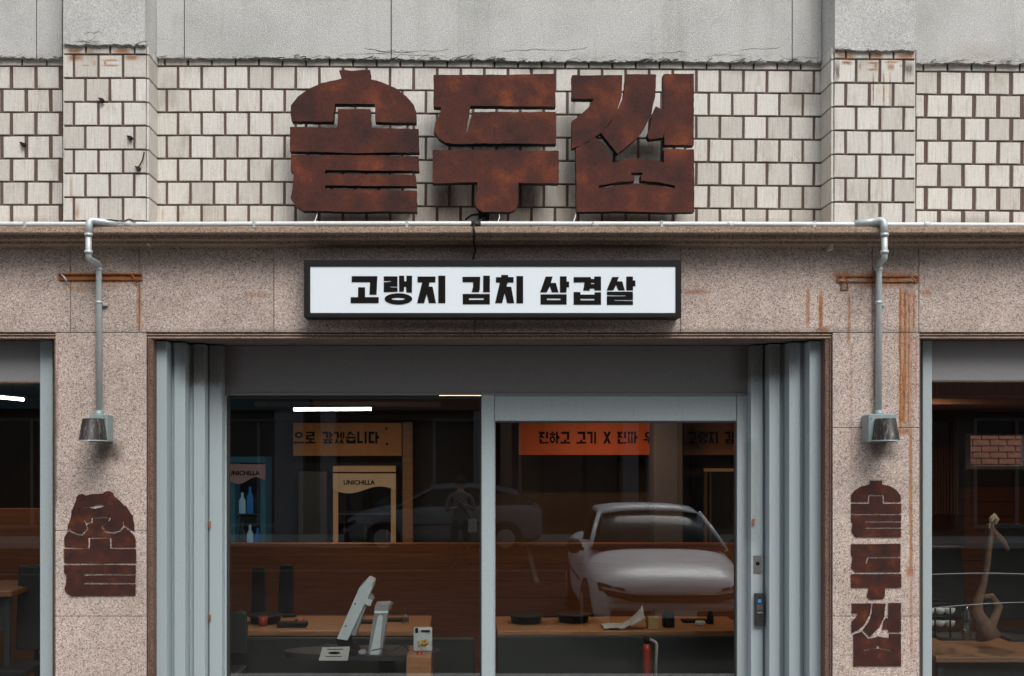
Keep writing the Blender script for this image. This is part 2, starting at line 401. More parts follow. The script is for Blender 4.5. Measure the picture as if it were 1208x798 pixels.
# fascia: slabs meeting at fine joints
def slab(px0, px1, z0, z1, Y0=0., Y1=.07, nm='stone_slab', mat=None, w=.0016):
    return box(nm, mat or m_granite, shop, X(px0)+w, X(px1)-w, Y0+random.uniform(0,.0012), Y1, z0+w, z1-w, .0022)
for a, b_ in ((-120,83),(83,164),(164,323),(323,560),(560,803),(803,1029),(1029,1084),(1084,1330)):
    slab(a, b_, ZL, ZC+.02)
# piers below
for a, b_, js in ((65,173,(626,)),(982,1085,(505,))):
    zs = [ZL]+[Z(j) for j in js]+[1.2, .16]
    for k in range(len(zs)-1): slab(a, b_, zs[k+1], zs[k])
for a, b_ in ((-330,-262),(1420,1500)): slab(a, b_, .16, ZL)
slab(-330,-120,ZL,ZC+.02); slab(1330,1500,ZL,ZC+.02)
# solid wall behind the stone
for a, b_ in ((67,171),(984,1083),(-1120,-264),(1422,2170)):
    box('wall', m_concrete, shop, X(a), X(b_), .071, .62, .15, 2.95, 0)
box('wall', m_concrete, shop, X(-1120), X(2170), .071, .62, 2.965, 3.50, 0)
box('wall', m_concrete, shop, X(-1120), X(2170), .19, .62, 3.501, 8.6, 0)
# trim round the openings
def trim(px0, px1, y0=.012, y1=.06):
    box('opening_trim', m_trim, shop, X(px0), X(px1), y0, y1+.03, ZS, ZL-.002, .004)
    for z, h, yy in ((ZL-.012, .007, .006), (ZS+.004, .008, .008)):
        box('trim_bead', m_cornice, shop, X(px0), X(px1), yy, .03, z-h/2, z+h/2, .002)
trim(173,982); trim(-262,65); trim(1085,1420)
for px0, px1 in ((173,180),(974,982),(62.5,65),(1085,1087)):
    box('jamb_trim', m_trim, shop, X(px0), X(px1), .014, .10, .16, ZS-.001, .004)
for px, w in ((174.6, .004), (980, .004)):
    box('trim_bead', m_trim, shop, X(px)-w, X(px)+w, .006, .02, .16, ZS-.001, .002)
# soffit over the deep opening
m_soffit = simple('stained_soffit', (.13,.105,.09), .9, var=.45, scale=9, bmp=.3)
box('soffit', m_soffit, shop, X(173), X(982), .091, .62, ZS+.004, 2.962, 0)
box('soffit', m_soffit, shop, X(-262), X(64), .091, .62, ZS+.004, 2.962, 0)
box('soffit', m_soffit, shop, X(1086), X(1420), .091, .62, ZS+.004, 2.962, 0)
# cornice profile run along the whole front, in lengths
prof = [(.10,3.556),(-.198,3.551),(-.203,3.547),(-.203,3.516),(-.197,3.511),(-.148,3.511),(-.146,3.487),(-.142,3.484),(-.088,3.484),(-.086,3.470),(-.080,3.466),(-.030,3.466),(-.026,3.4625),(.10,3.4625)]
for a, b_ in ((-330,-40),(-40,396),(396,738),(738,1104),(1104,1500)):
    m = MB(); x0, x1 = X(a)+.001, X(b_)-.001; n = len(prof)
    m.add([(x0,y,z) for y,z in prof]+[(x1,y,z) for y,z in prof],
          [(i,(i+1)%n,(i+1)%n+n,i+n) for i in range(n)]+[tuple(range(n))[::-1], tuple(range(n,2*n))])
    m.build('cornice', m_cornice, shop)

# ---- tiles
X0T = -1.27
def rowz(i, x): return 4.4716-.1444*i-.0078*max(0, x-X0T)
mesh_cache = {}
def tile_mesh(w, h, v, t=.014):
    k = (round(w, 3), round(h, 3), v)
    if k in mesh_cache: return mesh_cache[k]
    rr = random.Random(hash(k) % 9999); w, h = k[0], k[1]; c = .0028; j = lambda: rr.uniform(-.0011, .0011)
    o = [(-w/2+j(), -h/2+j()), (w/2+j(), -h/2+j()), (w/2+j(), h/2+j()), (-w/2+j(), h/2+j())]
    i_ = [(-w/2+c+j(), -h/2+c+j()*.5), (w/2-c+j(), -h/2+c+j()*.5), (w/2-c+j(), h/2-c), (-w/2+c+j(), h/2-c)]
    vs = [(x, -t, z) for x, z in i_]+[(x, -t+.003, z) for x, z in o]+[(x, 0, z) for x, z in o]
    fs = [(0,1,2,3)]+[(k_+4, (k_+1) % 4+4, (k_+1) % 4, k_) for k_ in range(4)]+[(k_+8, (k_+1) % 4+8, (k_+1) % 4+4, k_+4) for k_ in range(4)]
    me = bpy.data.meshes.new('tile'); me.from_pydata(vs, [], fs); me.materials.append(m_tile); me.update()
    mesh_cache[k] = me; return me
def tile(x0, x1, z0, z1, Y, par, slope=0., side=False):
    z0 = max(z0, 3.56)
    w, h = x1-x0, z1-z0
    if w < .012 or h < .008: return
    o = bpy.data.objects.new('tile', tile_mesh(w, h, random.randrange(3))); COL.objects.link(o)
    place(o, (x0/2+x1/2, Y, z0/2+z1/2), par)
    o.rotation_euler = (random.gauss(0, .004), slope+random.gauss(0, .004), random.gauss(0, .004))
    o.location.y += random.uniform(-.0012, .0012)
Z_PL = 4.656
def tiled(px0, px1, Y, jA, jB, pitch, gap, rows, topj):
    """courses of tiles on the plane Y; jA / jB: a joint pixel in even / odd courses"""
    x0, x1 = X(px0, Y), X(px1, Y); par = MB().box(x0+.001, x1-.001, Y+.0085, Y+.055, 3.54, 4.80).build('tiled_wall', m_mortar, shop)
    p = pitch*S(Y); hg = .0058
    def course(za, zb, joint, g):
        k0 = math.floor((x0-X(joint, Y))/p); x = X(joint, Y)+k0*p
        while x < x1:
            a, b_ = max(x+g/2, x0+.0005), min(x+p-g/2, x1-.0005)
            if b_-a > .012:
                xc = (a+b_)/2; off = -.0078*max(0, xc-X0T)
                tile(a, b_, za+off, zb+off, Y+.014, par, .0078 if xc > X0T else 0)
            x += p
    for i in range(rows):
        g = gap*S(Y)*random.uniform(.94, 1.06)
        course(rowz(i, -9)+hg, rowz(i-1, -9)-hg, jA if i % 2 == 0 else jB, g)
    course(rowz(-1, -9)+hg*.8, Z_PL+.02, topj, .011)
    return par
tiled(183.5, 970, YW, 209.8, 197.2-.6, 27.8, 3.1, 8, 222)
tiled(-200, 73.5, YW, 13.3, 1.8, 28.9, 4.4, 8, 26)
tiled(1080.5, 1400, YW, 1107.7, 1092.3, 28.4, 4.6, 8, 1118)
tiled(74.3, 172, YP, 87, 100.4, 28.9, 3.3, 8, 101)
tiled(984.3, 1080, YP, 1010, 997.5, 28.0, 3.3, 8, 1026)
# the faces of the two pilasters that turn back to the wall
def ret_face(x, sgn, px):
    par = MB().box(x+sgn*.002, x-sgn*.05, YP+.02, YW+.03, 3.54, 4.80).build('tiled_return', m_mortar, shop)
    for i in range(-1, 8):
        z1, z0 = rowz(i-1, x)-.0045, rowz(i, x)+.0045
        if i == -1: z0, z1 = rowz(-1, x)+.004, 4.66
        D_ = YW-YP-.006
        k = 0
        segs = ((0, D_*.46), (D_*.48, D_)) if i % 2 else ((0, D_),)
        for a, b_ in segs:
            o = bpy.data.objects.new('tile', tile_mesh(b_-a, z1-z0, k % 3)); COL.objects.link(o)
            place(o, (x+sgn*.003, YP+.004+(a+b_)/2+.0, (z0+z1)/2), par); o.rotation_euler = (0, 0, R(90) if sgn > 0 else R(-90))
ret_face(X(172.2, YP), 1, 0); ret_face(X(984, YP), -1, 0)
MB().box(X(74.3,YP)+.001, X(172,YP)-.02, YP+.06, YW+.03, 3.55, 4.8).build('pilaster_core', m_mortar, shop)
MB().box(X(984.5,YP)+.02, X(1080,YP)-.001, YP+.06, YW+.03, 3.55, 4.8).build('pilaster_core', m_mortar, shop)
MB().box(X(1080,YP)-.006, X(1080,YP)+.0, YP+.004, YW+.02, 3.55, 4.66).build('pilaster_edge', m_tile, shop)
MB().box(X(74.3,YP), X(74.3,YP)+.006, YP+.004, YW+.02, 3.55, 4.66).build('pilaster_edge', m_tile, shop)

# ---- roughcast above: ragged lower edge
def render_panel(x0, x1, Y, t=.05, base=Z_PL, seed=0, nm='roughcast_panel'):
    rr = random.Random(seed); lo = []; x = x0
    while x < x1:
        zz = base-.0078*max(0, x-X0T)+.010*(noise.noise(Vector((x*3, seed*3.1, 0))))+rr.uniform(-.005, .006)
        lo.append((x, zz)); x += rr.uniform(.008, .026)
    lo.append((x1, base-.0078*max(0, x1-X0T)))
    MB().poly([lo+[(x1, 7.9), (x0, 7.9)]], Y, Y+t).build(nm, m_plaster, shop, .002)
YR = YW-.028
for s_, (a, b_) in enumerate(((-330,43),(43,73.5),(184,217.5),(217.5,461.5),(461.5,934.5),(934.5,970),(1080.5,1400))):
    render_panel(X(a, YR)+.003, X(b_, YR)-.003, YR, seed=s_)
YQ = YP-.022
render_panel(X(74.5, YQ), X(171, YQ), YQ, .08, seed=11, base=Z_PL+.01); render_panel(X(985, YQ), X(1081, YQ), YQ, .08, seed=12, base=Z_PL+.01)
for xa, xb in ((X(171,YQ), X(184,YR)), (X(985,YQ), X(970,YR))):        # splayed corners
    m = MB(); s_ = 1 if xb > xa else -1
    zz = Z_PL-.0078*max(0, xa-X0T)
    pr = [(xa-s_*.0005, YQ), (xb+s_*.001, YR+.001), (xb, YR+.06), (xa-s_*.03, YR+.03)]
    m.add([(x, y, zz) for x, y in pr]+[(x, y, 7.9) for x, y in pr], [(0,1,5,4),(1,2,6,5),(2,3,7,6),(3,0,4,7),(0,3,2,1)])
    m.build('roughcast_corner', m_plaster, shop)
for xa, s_ in ((X(1081,YQ)-.01, 1), (X(74.5,YQ)+.01, -1)):
    box('pilaster_core', m_plaster, shop, xa-.03*s_, xa, YQ+.07, YW+.03, 4.66, 7.9, 0)
# loose crumbs and torn mesh hanging along the plaster edge
cr = MB(); rr = random.Random(5)
def edge_y(px): return YP-.01 if (74 < px < 172 or 985 < px < 1081) else YW-.01
for k in range(170):
    px = rr.uniform(-5, 1215); Y = edge_y(px); x = X(px, Y); z = Z_PL-.0078*max(0, x-X0T)+rr.uniform(-.012, .012)
    l = rr.uniform(.012, .05)*(1 if rr.random() < .7 else 1.9); a = rr.gauss(0, .28)
    p0 = Vector((x, Y-.022, z)); p1 = p0+Vector((l*math.cos(a), rr.uniform(-.012, 0), l*math.sin(a)))
    cr.tube([p0, (p0+p1)/2+Vector((0, -.004, rr.uniform(-.006,.006))), p1], rr.uniform(.0012, .0035), 4)
for k in range(16):
    px = rr.uniform(380, 960) if k < 12 else rr.uniform(80, 120); Y = (YR if k < 12 else YQ)-.0008
    x = X(px, Y); z = Z_PL+rr.uniform(.012, .085)-.0078*max(0, x-X0T); P_ = []
    for q in range(9): P_.append((x, Y, z)); x += rr.uniform(.015, .05)*(1 if k < 12 else .5); z += rr.gauss(0, .006)
    cr.tube(P_, [.0004]+[rr.uniform(.0004,.0012) for _ in range(7)]+[.0004], 4)
cr.build('torn_plaster_mesh', simple('dark_crumbs', (.07,.065,.06), .95, var=.5, scale=60), shop, kind='stuff')

# ------------------------------------------------------------------ deep opening: folded shutters and door unit
zb = .16
def leaf(px0, px1, Y, pxb, Yb, tag_=None):
    """one folded leaf: a flat stile facing the street and a web that runs back to the next"""
    xa, xb, xc = X(px0, Y), X(px1, Y), X(pxb, Yb)
    s_ = 1 if xb > xa else -1
    pr = [(xa, Y), (xb, Y), (xb, Y+.135), (xc-s_*.0015, Y+.135), (xc-s_*.0015, Y+.18), (xa, Y+.18)]
    m = MB(); n = len(pr)
    fs = [(i, (i+1) % n, (i+1) % n+n, i+n) for i in range(n)]+[tuple(range(n))[::-1], tuple(range(n, 2*n))]
    if s_ < 0: fs = [f[::-1] for f in fs]
    m.add([(x, y, zb) for x, y in pr]+[(x, y, ZS-.006) for x, y in pr], fs)
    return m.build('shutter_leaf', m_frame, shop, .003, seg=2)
Lv = [(180,196.5,.10,206,.20),(205.5,218.5,.20,229,.30),(228.5,241.5,.30,247.5,.40),(247,262,.40,263,.40)]
Rv = [(973,955,.10,944,.20),(944,931,.20,920,.30),(920,907.5,.30,900,.40),(899.5,886,.40,885.5,.40)]
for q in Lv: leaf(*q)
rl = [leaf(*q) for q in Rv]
# hinges / rust marks on the inner stiles
for px, py, Y in ((247.5,619,.39),(247.5,729,.39),(889,616,.39)):
    box('hinge', m_rust_o, shop, X(px,Y)-.007, X(px,Y)+.007, Y-.004, Y+.003, Z(py,Y)-.022, Z(py,Y)+.022, .002)
# lock hardware on the right stile
YK = .40; kp = rl[3]
pl = box('keyhole_plate', m_chrome, kp, X(888.7,YK), X(898.2,YK), YK-.006, YK-.001, Z(676.5,YK), Z(655.5,YK), .001)
pl['label'] = 'small steel keyhole plate'
m = MB().tube([(X(893.5,YK), YK-.010, Z(665,YK)), (X(893.5,YK), YK-.001, Z(665,YK))], .013, 14); m.build('lock_cylinder', m_black, pl)
lk = box('digital_lock', simple('black_plastic', (.035,.035,.038), .3), shop, X(889.4,YK), X(900,YK), YK-.032, YK-.001, Z(738,YK), Z(699.5,YK), .006, seg=3)
lk['label'] = 'black digital lock with blue light'
box('indicator', simple('blue_led', (.05,.2,.5), .4, emit=(.1,.4,1.), es=.08), lk, X(892.5,YK), X(896.5,YK), YK-.0335, YK-.032, Z(710.5,YK), Z(706.5,YK), .0005)
box('handle', m_chrome, lk, X(891.5,YK), X(897.8,YK), YK-.038, YK-.032, Z(723.4,YK), Z(721.2,YK), .001)
box('keypad', simple('keypad_grey', (.09,.075,.075), .3), lk, X(891,YK), X(898.6,YK), YK-.0332, YK-.032, Z(719,YK), Z(712.5,YK), .0005)

YD = .50
def D(px, py): return X(px, YD), Z(py, YD)
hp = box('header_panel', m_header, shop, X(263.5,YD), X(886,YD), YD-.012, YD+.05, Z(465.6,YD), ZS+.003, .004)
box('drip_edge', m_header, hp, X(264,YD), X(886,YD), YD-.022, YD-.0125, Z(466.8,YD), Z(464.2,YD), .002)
# left fixed window
wf = MB()
wl_ = thing  # (kept short)
w1 = box('window_frame', m_frame, shop, X(263.5,YD), X(267.5,YD), YD-.008, YD+.06, zb, Z(467,YD), .003)
box('window_gasket', m_frame_dk, w1, X(267.6,YD), X(270,YD), YD+.0, YD+.05, zb+.1, Z(468.6,YD), 0)
box('window_gasket', m_frame_dk, w1, X(270,YD), X(566,YD), YD+.0, YD+.05, Z(470.3,YD), Z(467,YD), 0)
mu = box('mullion', m_frame, shop, X(568,YD), X(582.6,YD), YD-.02, YD+.07, zb, Z(463.6,YD), .004, seg=2)
box('mullion_groove', m_frame_dk, mu, X(566.2,YD), X(567.9,YD), YD-.004, YD+.05, zb, Z(467,YD), 0)
box('window_pane', m_glass, w1, X(268,YD), X(567,YD), YD+.024, YD+.030, zb+.06, Z(468,YD), 0)
box('window_sill', m_frame, w1, X(268,YD), X(566,YD), YD-.006, YD+.055, zb-.01, zb+.08, .003)
# sliding door leaf on the right
dr = MB().box(X(582.8,YD), X(868.5,YD), YD-.006, YD+.040, Z(497,YD), Z(464.4,YD)).build('sliding_door', m_frame, shop, .004)
dr['label'] = 'sliding glass door leaf with deep top rail'
box('door_stile', m_frame, dr, X(869,YD), X(882,YD), YD-.012, YD+.045, zb, Z(463,YD), .004, seg=2)
box('door_stile', m_frame, dr, X(582.9,YD), X(584.2,YD), YD-.004, YD+.040, zb, Z(497.2,YD), .001)
box('door_gasket', m_frame_dk, dr, X(867.2,YD), X(868.9,YD), YD-.001, YD+.038, zb, Z(497.2,YD), 0)
box('door_gasket', m_frame_dk, dr, X(584.3,YD), X(867,YD), YD+.001, YD+.038, Z(499,YD), Z(497.2,YD), 0)
box('door_pane', m_glass, dr, X(584.5,YD), X(867,YD), YD+.016, YD+.022, zb+.06, Z(498,YD), 0)
box('bottom_rail', m_frame, dr, X(585,YD), X(868,YD), YD-.004, YD+.040, zb-.01, zb+.22, .003)
box('jamb_recess', m_frame_dk, shop, X(882.2,YD), X(886,YD), YD+.005, YD+.06, zb, Z(463,YD), 0)
MB().box(X(173), X(982), .10, .62, .06, .155).build('threshold', m_concrete, shop)

# side windows
YS = .16
for (a, b_, f0, f1, hb) in ((-262, 48.5, 48.5, 63.5, 451), (1098, 1420, 1087, 1098, 449.5)):
    fr = box('window_frame', m_frame, shop, X(f0,YS), X(f1,YS), YS-.02, YS+.06, .16, ZS+.003, .004, seg=2)
    xa, xb = X(a,YS)+.002, X(b_,YS)-.002
    box('header_panel', m_header, shop, xa, xb, YS+.0, YS+.05, Z(hb,YS), ZS+.003, .003)
    box('drip_edge', m_trim, shop, xa, xb, YS-.006, YS+.05, Z(hb,YS)-.008, Z(hb,YS)-.0005, .002)
    box('window_pane', m_glass, fr, xa, xb, YS+.024, YS+.030, .6, Z(hb,YS)-.009, 0)
    box('sill_wall', m_granite, shop, xa, xb, YS-.10, YS+.08, .15, .60, .003)
    x2 = X(-262,YS) if a < 0 else X(1420,YS)
    box('window_frame', m_frame, shop, x2-.04, x2+.04, YS-.02, YS+.06, .16, ZS, .004)

# ------------------------------------------------------------------ lit sign box
YB = -.15
sg = thing('lightbox_sign', 'long white sign box with black frame and black Korean lettering under the cornice', 'sign', (X(581), 0, Z(342)))
x0, x1, z0, z1 = X(358.5,YB), X(803.8,YB), Z(374.6,YB), Z(306.6,YB)
i0, i1, j0, j1 = X(366,YB), X(797,YB), Z(369.3,YB), Z(314.6,YB)
m = MB().poly([[(x0,z0),(x1,z0),(x1,z1),(x0,z1)], [(i0,j0),(i1,j0),(i1,j1),(i0,j1)]], YB, -.002); m.build('frame', m_black, sg, .003, seg=2)
box('face', m_signw, sg, i0, i1, YB+.006, -.02, j0, j1, 0)
def jit(poly, seg=.03, amp=.0, closed=True, seed=1):
    rr = random.Random(seed); out = []
    n = len(poly)
    for i in range(n):
        (xa, za), (xb, zb_) = poly[i], poly[(i+1) % n]
        L = math.hypot(xb-xa, zb_-za); k = max(1, int(L/seg))
        for q in range(k):
            t = q/k; a_ = amp if q else amp*.4
            out.append((xa+(xb-xa)*t+rr.uniform(-a_, a_), za+(zb_-za)*t+rr.uniform(-a_, a_)))
    return out
def glyph(loops, ox, oy, sc, Y, dep, name, mat, par, bevel=0, seg=.05, amp=0, back=None, label=None):
    L = []
    for q, lp in enumerate(loops):
        w = [(X(ox+px/sc, Y), Z(oy+py/sc, Y)) for px, py in lp]
        L.append(jit(w, seg, amp, seed=q+len(lp)))
    return MB().poly(L, Y, Y+dep).build(name, mat, par, bevel, label=label)
def ell(cx, cy, rx, ry, n=28): return [(cx+rx*math.cos(2*math.pi*k/n), cy+ry*math.sin(2*math.pi*k/n)) for k in range(n)]
B = lambda a, b_, c, d_: [(a,b_),(c,b_),(c,d_),(a,d_)]
G9 = 9.292
SIGN = [
 (400, [[[(138,148),(420,148),(410,350),(333,350),(340,213),(138,213)]], [[(208,270),(285,270),(285,378),(435,378),(433,443),(127,443),(127,378),(208,378)]]]),
 (400, [[[(490,150),(640,150),(640,262),(560,262),(560,272),(640,272),(640,318),(490,323),(490,215),(570,209),(568,199),(490,202)]],
        [[(657,143),(712,143),(715,205),(738,205),(738,143),(800,143),(798,328),(738,326),(735,265),(712,265),(710,318),(659,318)]], [ell(650,397,152,62), ell(650,397,75,13)]]),
 (400, [[[(860,152),(1058,152),(1055,215),(990,215),(985,262),(1025,262),(1062,443),(985,443),(960,345),(932,443),(855,443),(912,215),(860,215)]], [B(1088,143,1165,443)]]),
 (530, [[[(145,155),(340,155),(335,290),(325,323),(245,323),(262,265),(262,213),(145,213)]], [B(372,143,445,323)], [B(148,343,445,455), B(215,388,378,408)]]),
 (530, [[[(570,135),(645,135),(645,158),(705,158),(705,218),(640,218),(630,262),(680,265),(712,443),(635,443),(607,335),(580,443),(503,443),(555,218),(512,218),(512,160),(570,158)]], [B(737,147,810,445)]]),
 (630, [[[(128,152),(205,152),(185,222),(240,222),(268,325),(195,325),(175,258),(140,325),(68,325)]], [[(285,150),(358,150),(358,208),(385,208),(385,270),(358,270),(355,327),(285,327)]], [B(72,347,358,458), B(142,392,290,410)]]),
 (630, [[[(435,158),(622,158),(625,178),(660,180),(662,152),(735,152),(735,305),(665,303),(660,283),(612,283),(612,306),(540,306),(555,215),(435,217)], B(625,222,660,235)], [[(435,322),(508,322),(510,350),(665,350),(665,325),(735,325),(735,460),(435,460)], B(510,395,662,413)]]),
 (630, [[[(858,157),(930,157),(912,205),(968,205),(995,303),(925,303),(900,243),(872,303),(797,303)]], [[(1012,152),(1085,152),(1085,195),(1112,195),(1112,258),(1085,258),(1085,303),(1012,303)]], [[(800,318),(1085,318),(1085,408),(880,408),(880,417),(1085,420),(1085,462),(800,462),(800,368),(1005,368),(1005,358),(800,356)]]]),
]
for ox, pieces in SIGN:
    m = MB()
    for loops in pieces:
        m.poly([[(X(ox+px/G9, YB), Z(310+py/G9, YB)) for px, py in lp] for lp in loops], YB+.003, YB+.008)
    m.build('letter', m_letter, sg)
# ------------------------------------------------------------------ three big rusted steel syllables
YT = -.115; Q = 3.627
def black_edges(o):
    o.data.materials.append(m_black)
    for p in o.data.polygons:
        if p.normal.y > -.5: p.material_index = 1
    return o
BIG = [
 ('first', 'rusted steel letter block shaped like a lidded pot, leftmost of the three above the cornice', 300, [
  [[(362,85),(380,82),(415,86),(450,83),(495,82),(498,100),(490,119),(540,133),(600,158),(650,195),(682,232),(693,262),(693,308),(640,308),(518,305),(516,229),(345,227),(337,304),(240,303),(160,302),(155,270),(156,235),(185,198),(230,165),(290,138),(374,119),(367,100)]],
  [[(152,326),(356,328),(358,250),(496,250),(500,330),(703,335),(706,436),(560,436),(450,439),(300,434),(152,432)]],
  [[(157,446),(455,447),(703,452),(706,515),(303,511),(303,528),(690,531),(695,580),(303,577),(303,593),(695,600),(697,690),(560,688),(430,690),(310,686),(210,686),(180,668),(155,632),(163,590),(168,525),(155,515)]]]),
 ('second', 'rusted steel letter block with two bars over a short stem, middle one above the cornice', 300, [
  [[(767,104),(900,103),(1100,103),(1287,98),(1290,240),(1100,238),(924,236),(905,345),(913,348),(932,262),(1290,262),(1292,400),(1000,397),(860,400),(820,394),(790,376),(768,345),(775,305),(790,280),(800,242),(767,240)]],
  [[(763,425),(1020,424),(1303,428),(1303,568),(1130,566),(1129,650),(1118,680),(1095,690),(980,690),(950,672),(943,640),(955,600),(955,563),(763,568)]]]),
 ('third', 'rusted steel letter block with curved strokes over a box shape, rightmost above the cornice', 560, [
  [[(417,105),(632,105),(629,190),(612,250),(585,305),(540,352),(480,395),(417,419),(417,300),(450,278),(485,245),(510,207),(417,205)]],
  [[(648,100),(777,102),(773,190),(757,265),(730,325),(690,378),(612,442),(540,351),(585,300),(615,245),(636,200),(643,150)]],
  [[(775,238),(810,255),(808,100),(938,98),(938,405),(812,403),(812,345),(806,372),(748,380),(738,365),(752,320),(757,280)]],
  [[(433,418),(515,370),(560,412),(592,480),(645,464),(700,460),(765,466),(810,480),(812,420),(938,422),(940,560),(940,690),(800,692),(620,687),(435,690),(435,560)],
   [(670,522),(718,522),(718,531),(711,533),(711,557),(780,562),(858,578),(856,590),(780,577),(700,571),(620,575),(534,590),(530,577),(620,562),(684,557),(684,533),(670,531)]]]),
]
for nm, lab, ox, plates in BIG:
    t = thing('rusted_letter_block', lab, 'sign', (X(ox+ (430 if nm=='first' else 1030 if nm=='second' else 680)/Q, YT), YW, Z(255, YT)), 'rusted steel letters above the cornice')
    for loops in plates:
        black_edges(glyph(loops, ox, 60, Q, YT, .066, 'steel_plate', m_rust, t, .0015, .022, .0016))
        xs = [p[0] for p in loops[0]]; zs = [p[1] for p in loops[0]]
    # stand-off studs that carry the plates
    if nm == 'first': pts = [(200,270),(650,270),(200,380),(660,380),(200,640),(660,650),(250,480)]
    elif nm == 'second': pts = [(800,170),(1250,170),(850,330),(1250,330),(800,500),(1260,500),(1040,650)]
    else: pts = [(450,150),(600,150),(700,150),(620,400),(880,130),(880,380),(470,650),(900,650)]
    st = MB()
    for a, b_ in pts:
        x, z = X(ox+a/Q, YT), Z(60+b_/Q, YT); st.tube([(x, YT+.06, z), (x, YW+.002, z)], .008, 8)
    st.build('stud', m_black, t, kind='stuff')

# small plates on the piers
YM = -.007
tp = thing('rusted_toad_emblem', 'dark rusted metal emblem of a toad sitting on a pot on the left pier', 'emblem', (X(118,YM), 0, Z(642,YM)))
QT = 4.983
toad = [(98,328),(100,305),(108,280),(118,250),(122,215),(138,175),(148,150),(150,132),(163,118),(185,114),(204,124),(235,116),(262,115),(305,112),(318,100),(345,97),(366,110),(374,130),(400,150),(425,180),(440,185),(455,205),(468,228),(482,245),(483,270),(490,290),(490,328),(465,320),(430,298),(426,270),(421,270),(424,300),(408,322),(370,337),(326,331),(304,306),(347,270),(353,247),(237,250),(239,276),(212,282),(196,262),(191,264),(204,292),(211,316),(181,349),(158,347),(125,331),(110,314)]
eye1 = [(168,160),(178,146),(195,143),(207,150),(196,148),(180,151)]; eye2 = [(326,128),(338,118),(352,120),(360,130),(350,126),(338,124)]
mouth = [(205,188),(235,186),(270,178),(300,176),(316,181),(345,186),(378,180),(378,184),(345,191),(314,187),(285,196),(262,202),(238,199),(222,192),(185,196),(158,207),(155,204),(185,191)]
TO = [[toad, mouth, eye1, eye2],
      [[(106,332),(122,342),(156,357),(185,359),(221,322),(212,297),(219,289),(246,284),(246,257),(343,255),(337,272),(295,308),(321,341),(370,347),(413,332),(431,310),(462,331),(490,360),(498,385),(498,426),(358,428),(356,369),(221,367),(219,430),(80,426),(78,372),(90,350)]],
      [[(75,438),(228,437),(231,377),(346,377),(349,437),(500,438),(502,520),(430,518),(300,522),(180,520),(78,520)]],
      [[(78,533),(300,531),(498,533),(500,583),(195,582),(195,594),(498,592),(496,635),(195,634),(195,646),(498,645),(497,712),(300,714),(120,715),(85,690),(80,670),(90,640),(92,590),(78,580)]]]
for lo in TO: glyph(lo, 60, 560, QT, YM, .005, 'steel_plate', m_rust_s, tp, .001, .02, .0008)
QR = 3.218
RS = [
 ('small rusted letter plate shaped like a pot, topmost of three on the right pier', [
  [[(150,55),(196,55),(196,70),(225,76),(250,92),(265,112),(267,135),(205,135),(203,108),(143,108),(141,135),(78,135),(78,110),(92,92),(118,77),(150,70)]],
  [[(78,143),(147,143),(149,114),(197,114),(198,143),(268,143),(268,180),(78,180)]],
  [[(78,186),(268,186),(267,208),(132,208),(132,214),(267,214),(267,232),(132,232),(132,238),(267,238),(267,270),(95,270),(80,250),(84,215),(78,207)]]]),
 ('small rusted letter plate with two bars over a stem, middle one on the right pier', [
  [[(78,297),(265,295),(265,344),(139,344),(133,370),(137,372),(144,350),(265,350),(265,402),(95,402),(78,388),(84,345),(78,340)]],
  [[(78,410),(268,410),(268,462),(206,462),(206,490),(200,505),(150,507),(138,495),(145,462),(78,462)]]]),
 ('small rusted letter plate with curved strokes, lowest of three on the right pier', [
  [[(80,522),(155,522),(150,560),(130,600),(105,622),(80,634),(80,590),(95,575),(106,560),(80,558)]],
  [[(160,522),(208,522),(203,575),(185,612),(150,648),(122,622),(142,598),(157,560)]],
  [[(220,520),(267,520),(267,630),(220,630),(220,618),(195,622),(201,590),(211,576),(220,582)]],
  [[(87,640),(118,629),(143,657),(180,648),(222,654),(222,637),(267,637),(267,760),(87,760)], [(170,682),(186,682),(186,690),(235,697),(234,702),(180,694),(126,702),(125,697),(176,690)]]]),
]
for lab, plates in RS:
    ys = [p[1] for lp in plates for p in lp[0]]
    t = thing('rusted_letter_plate', lab, 'sign', (X(1034,YM), 0, Z(550+max(ys)/QR, YM)), 'small rusted letters down the right pier')
    for lo in plates: glyph(lo, 980, 550, QR, YM, .005, 'steel_plate', m_rust_s, t, .001, .02, .0007)

# ------------------------------------------------------------------ pipes, lamps, brackets, cables
YPp = -.185; zp = Z(264.6, YPp)
pipe = thing('conduit_pipe', 'thin pale pipe running along the top of the cornice', 'pipe', (0, YPp, zp))
pts = [(x/10, YPp+.004*math.sin(x*.23), zp+.0025*math.sin(x*.11+1)-.0009*x/10) for x in range(-44, 51, 2)]
MB().tube(pts, .0148, 12).build('pipe', m_pipe_w, pipe)
for px in (151, 560, 702, 1093, 372, 861):
    x = X(px, YPp); MB().tube([(x-.018, YPp, zp-.001*x), (x+.018, YPp, zp-.001*x)], .0175, 12).build('coupling', m_pipe_w, pipe)
for px in (30, 300, 480, 780, 960):
    x = X(px, YPp); box('pipe_clip', m_galv, pipe, x-.008, x+.008, YPp-.0175, YPp+.05, zp-.024, zp+.0165, .002)

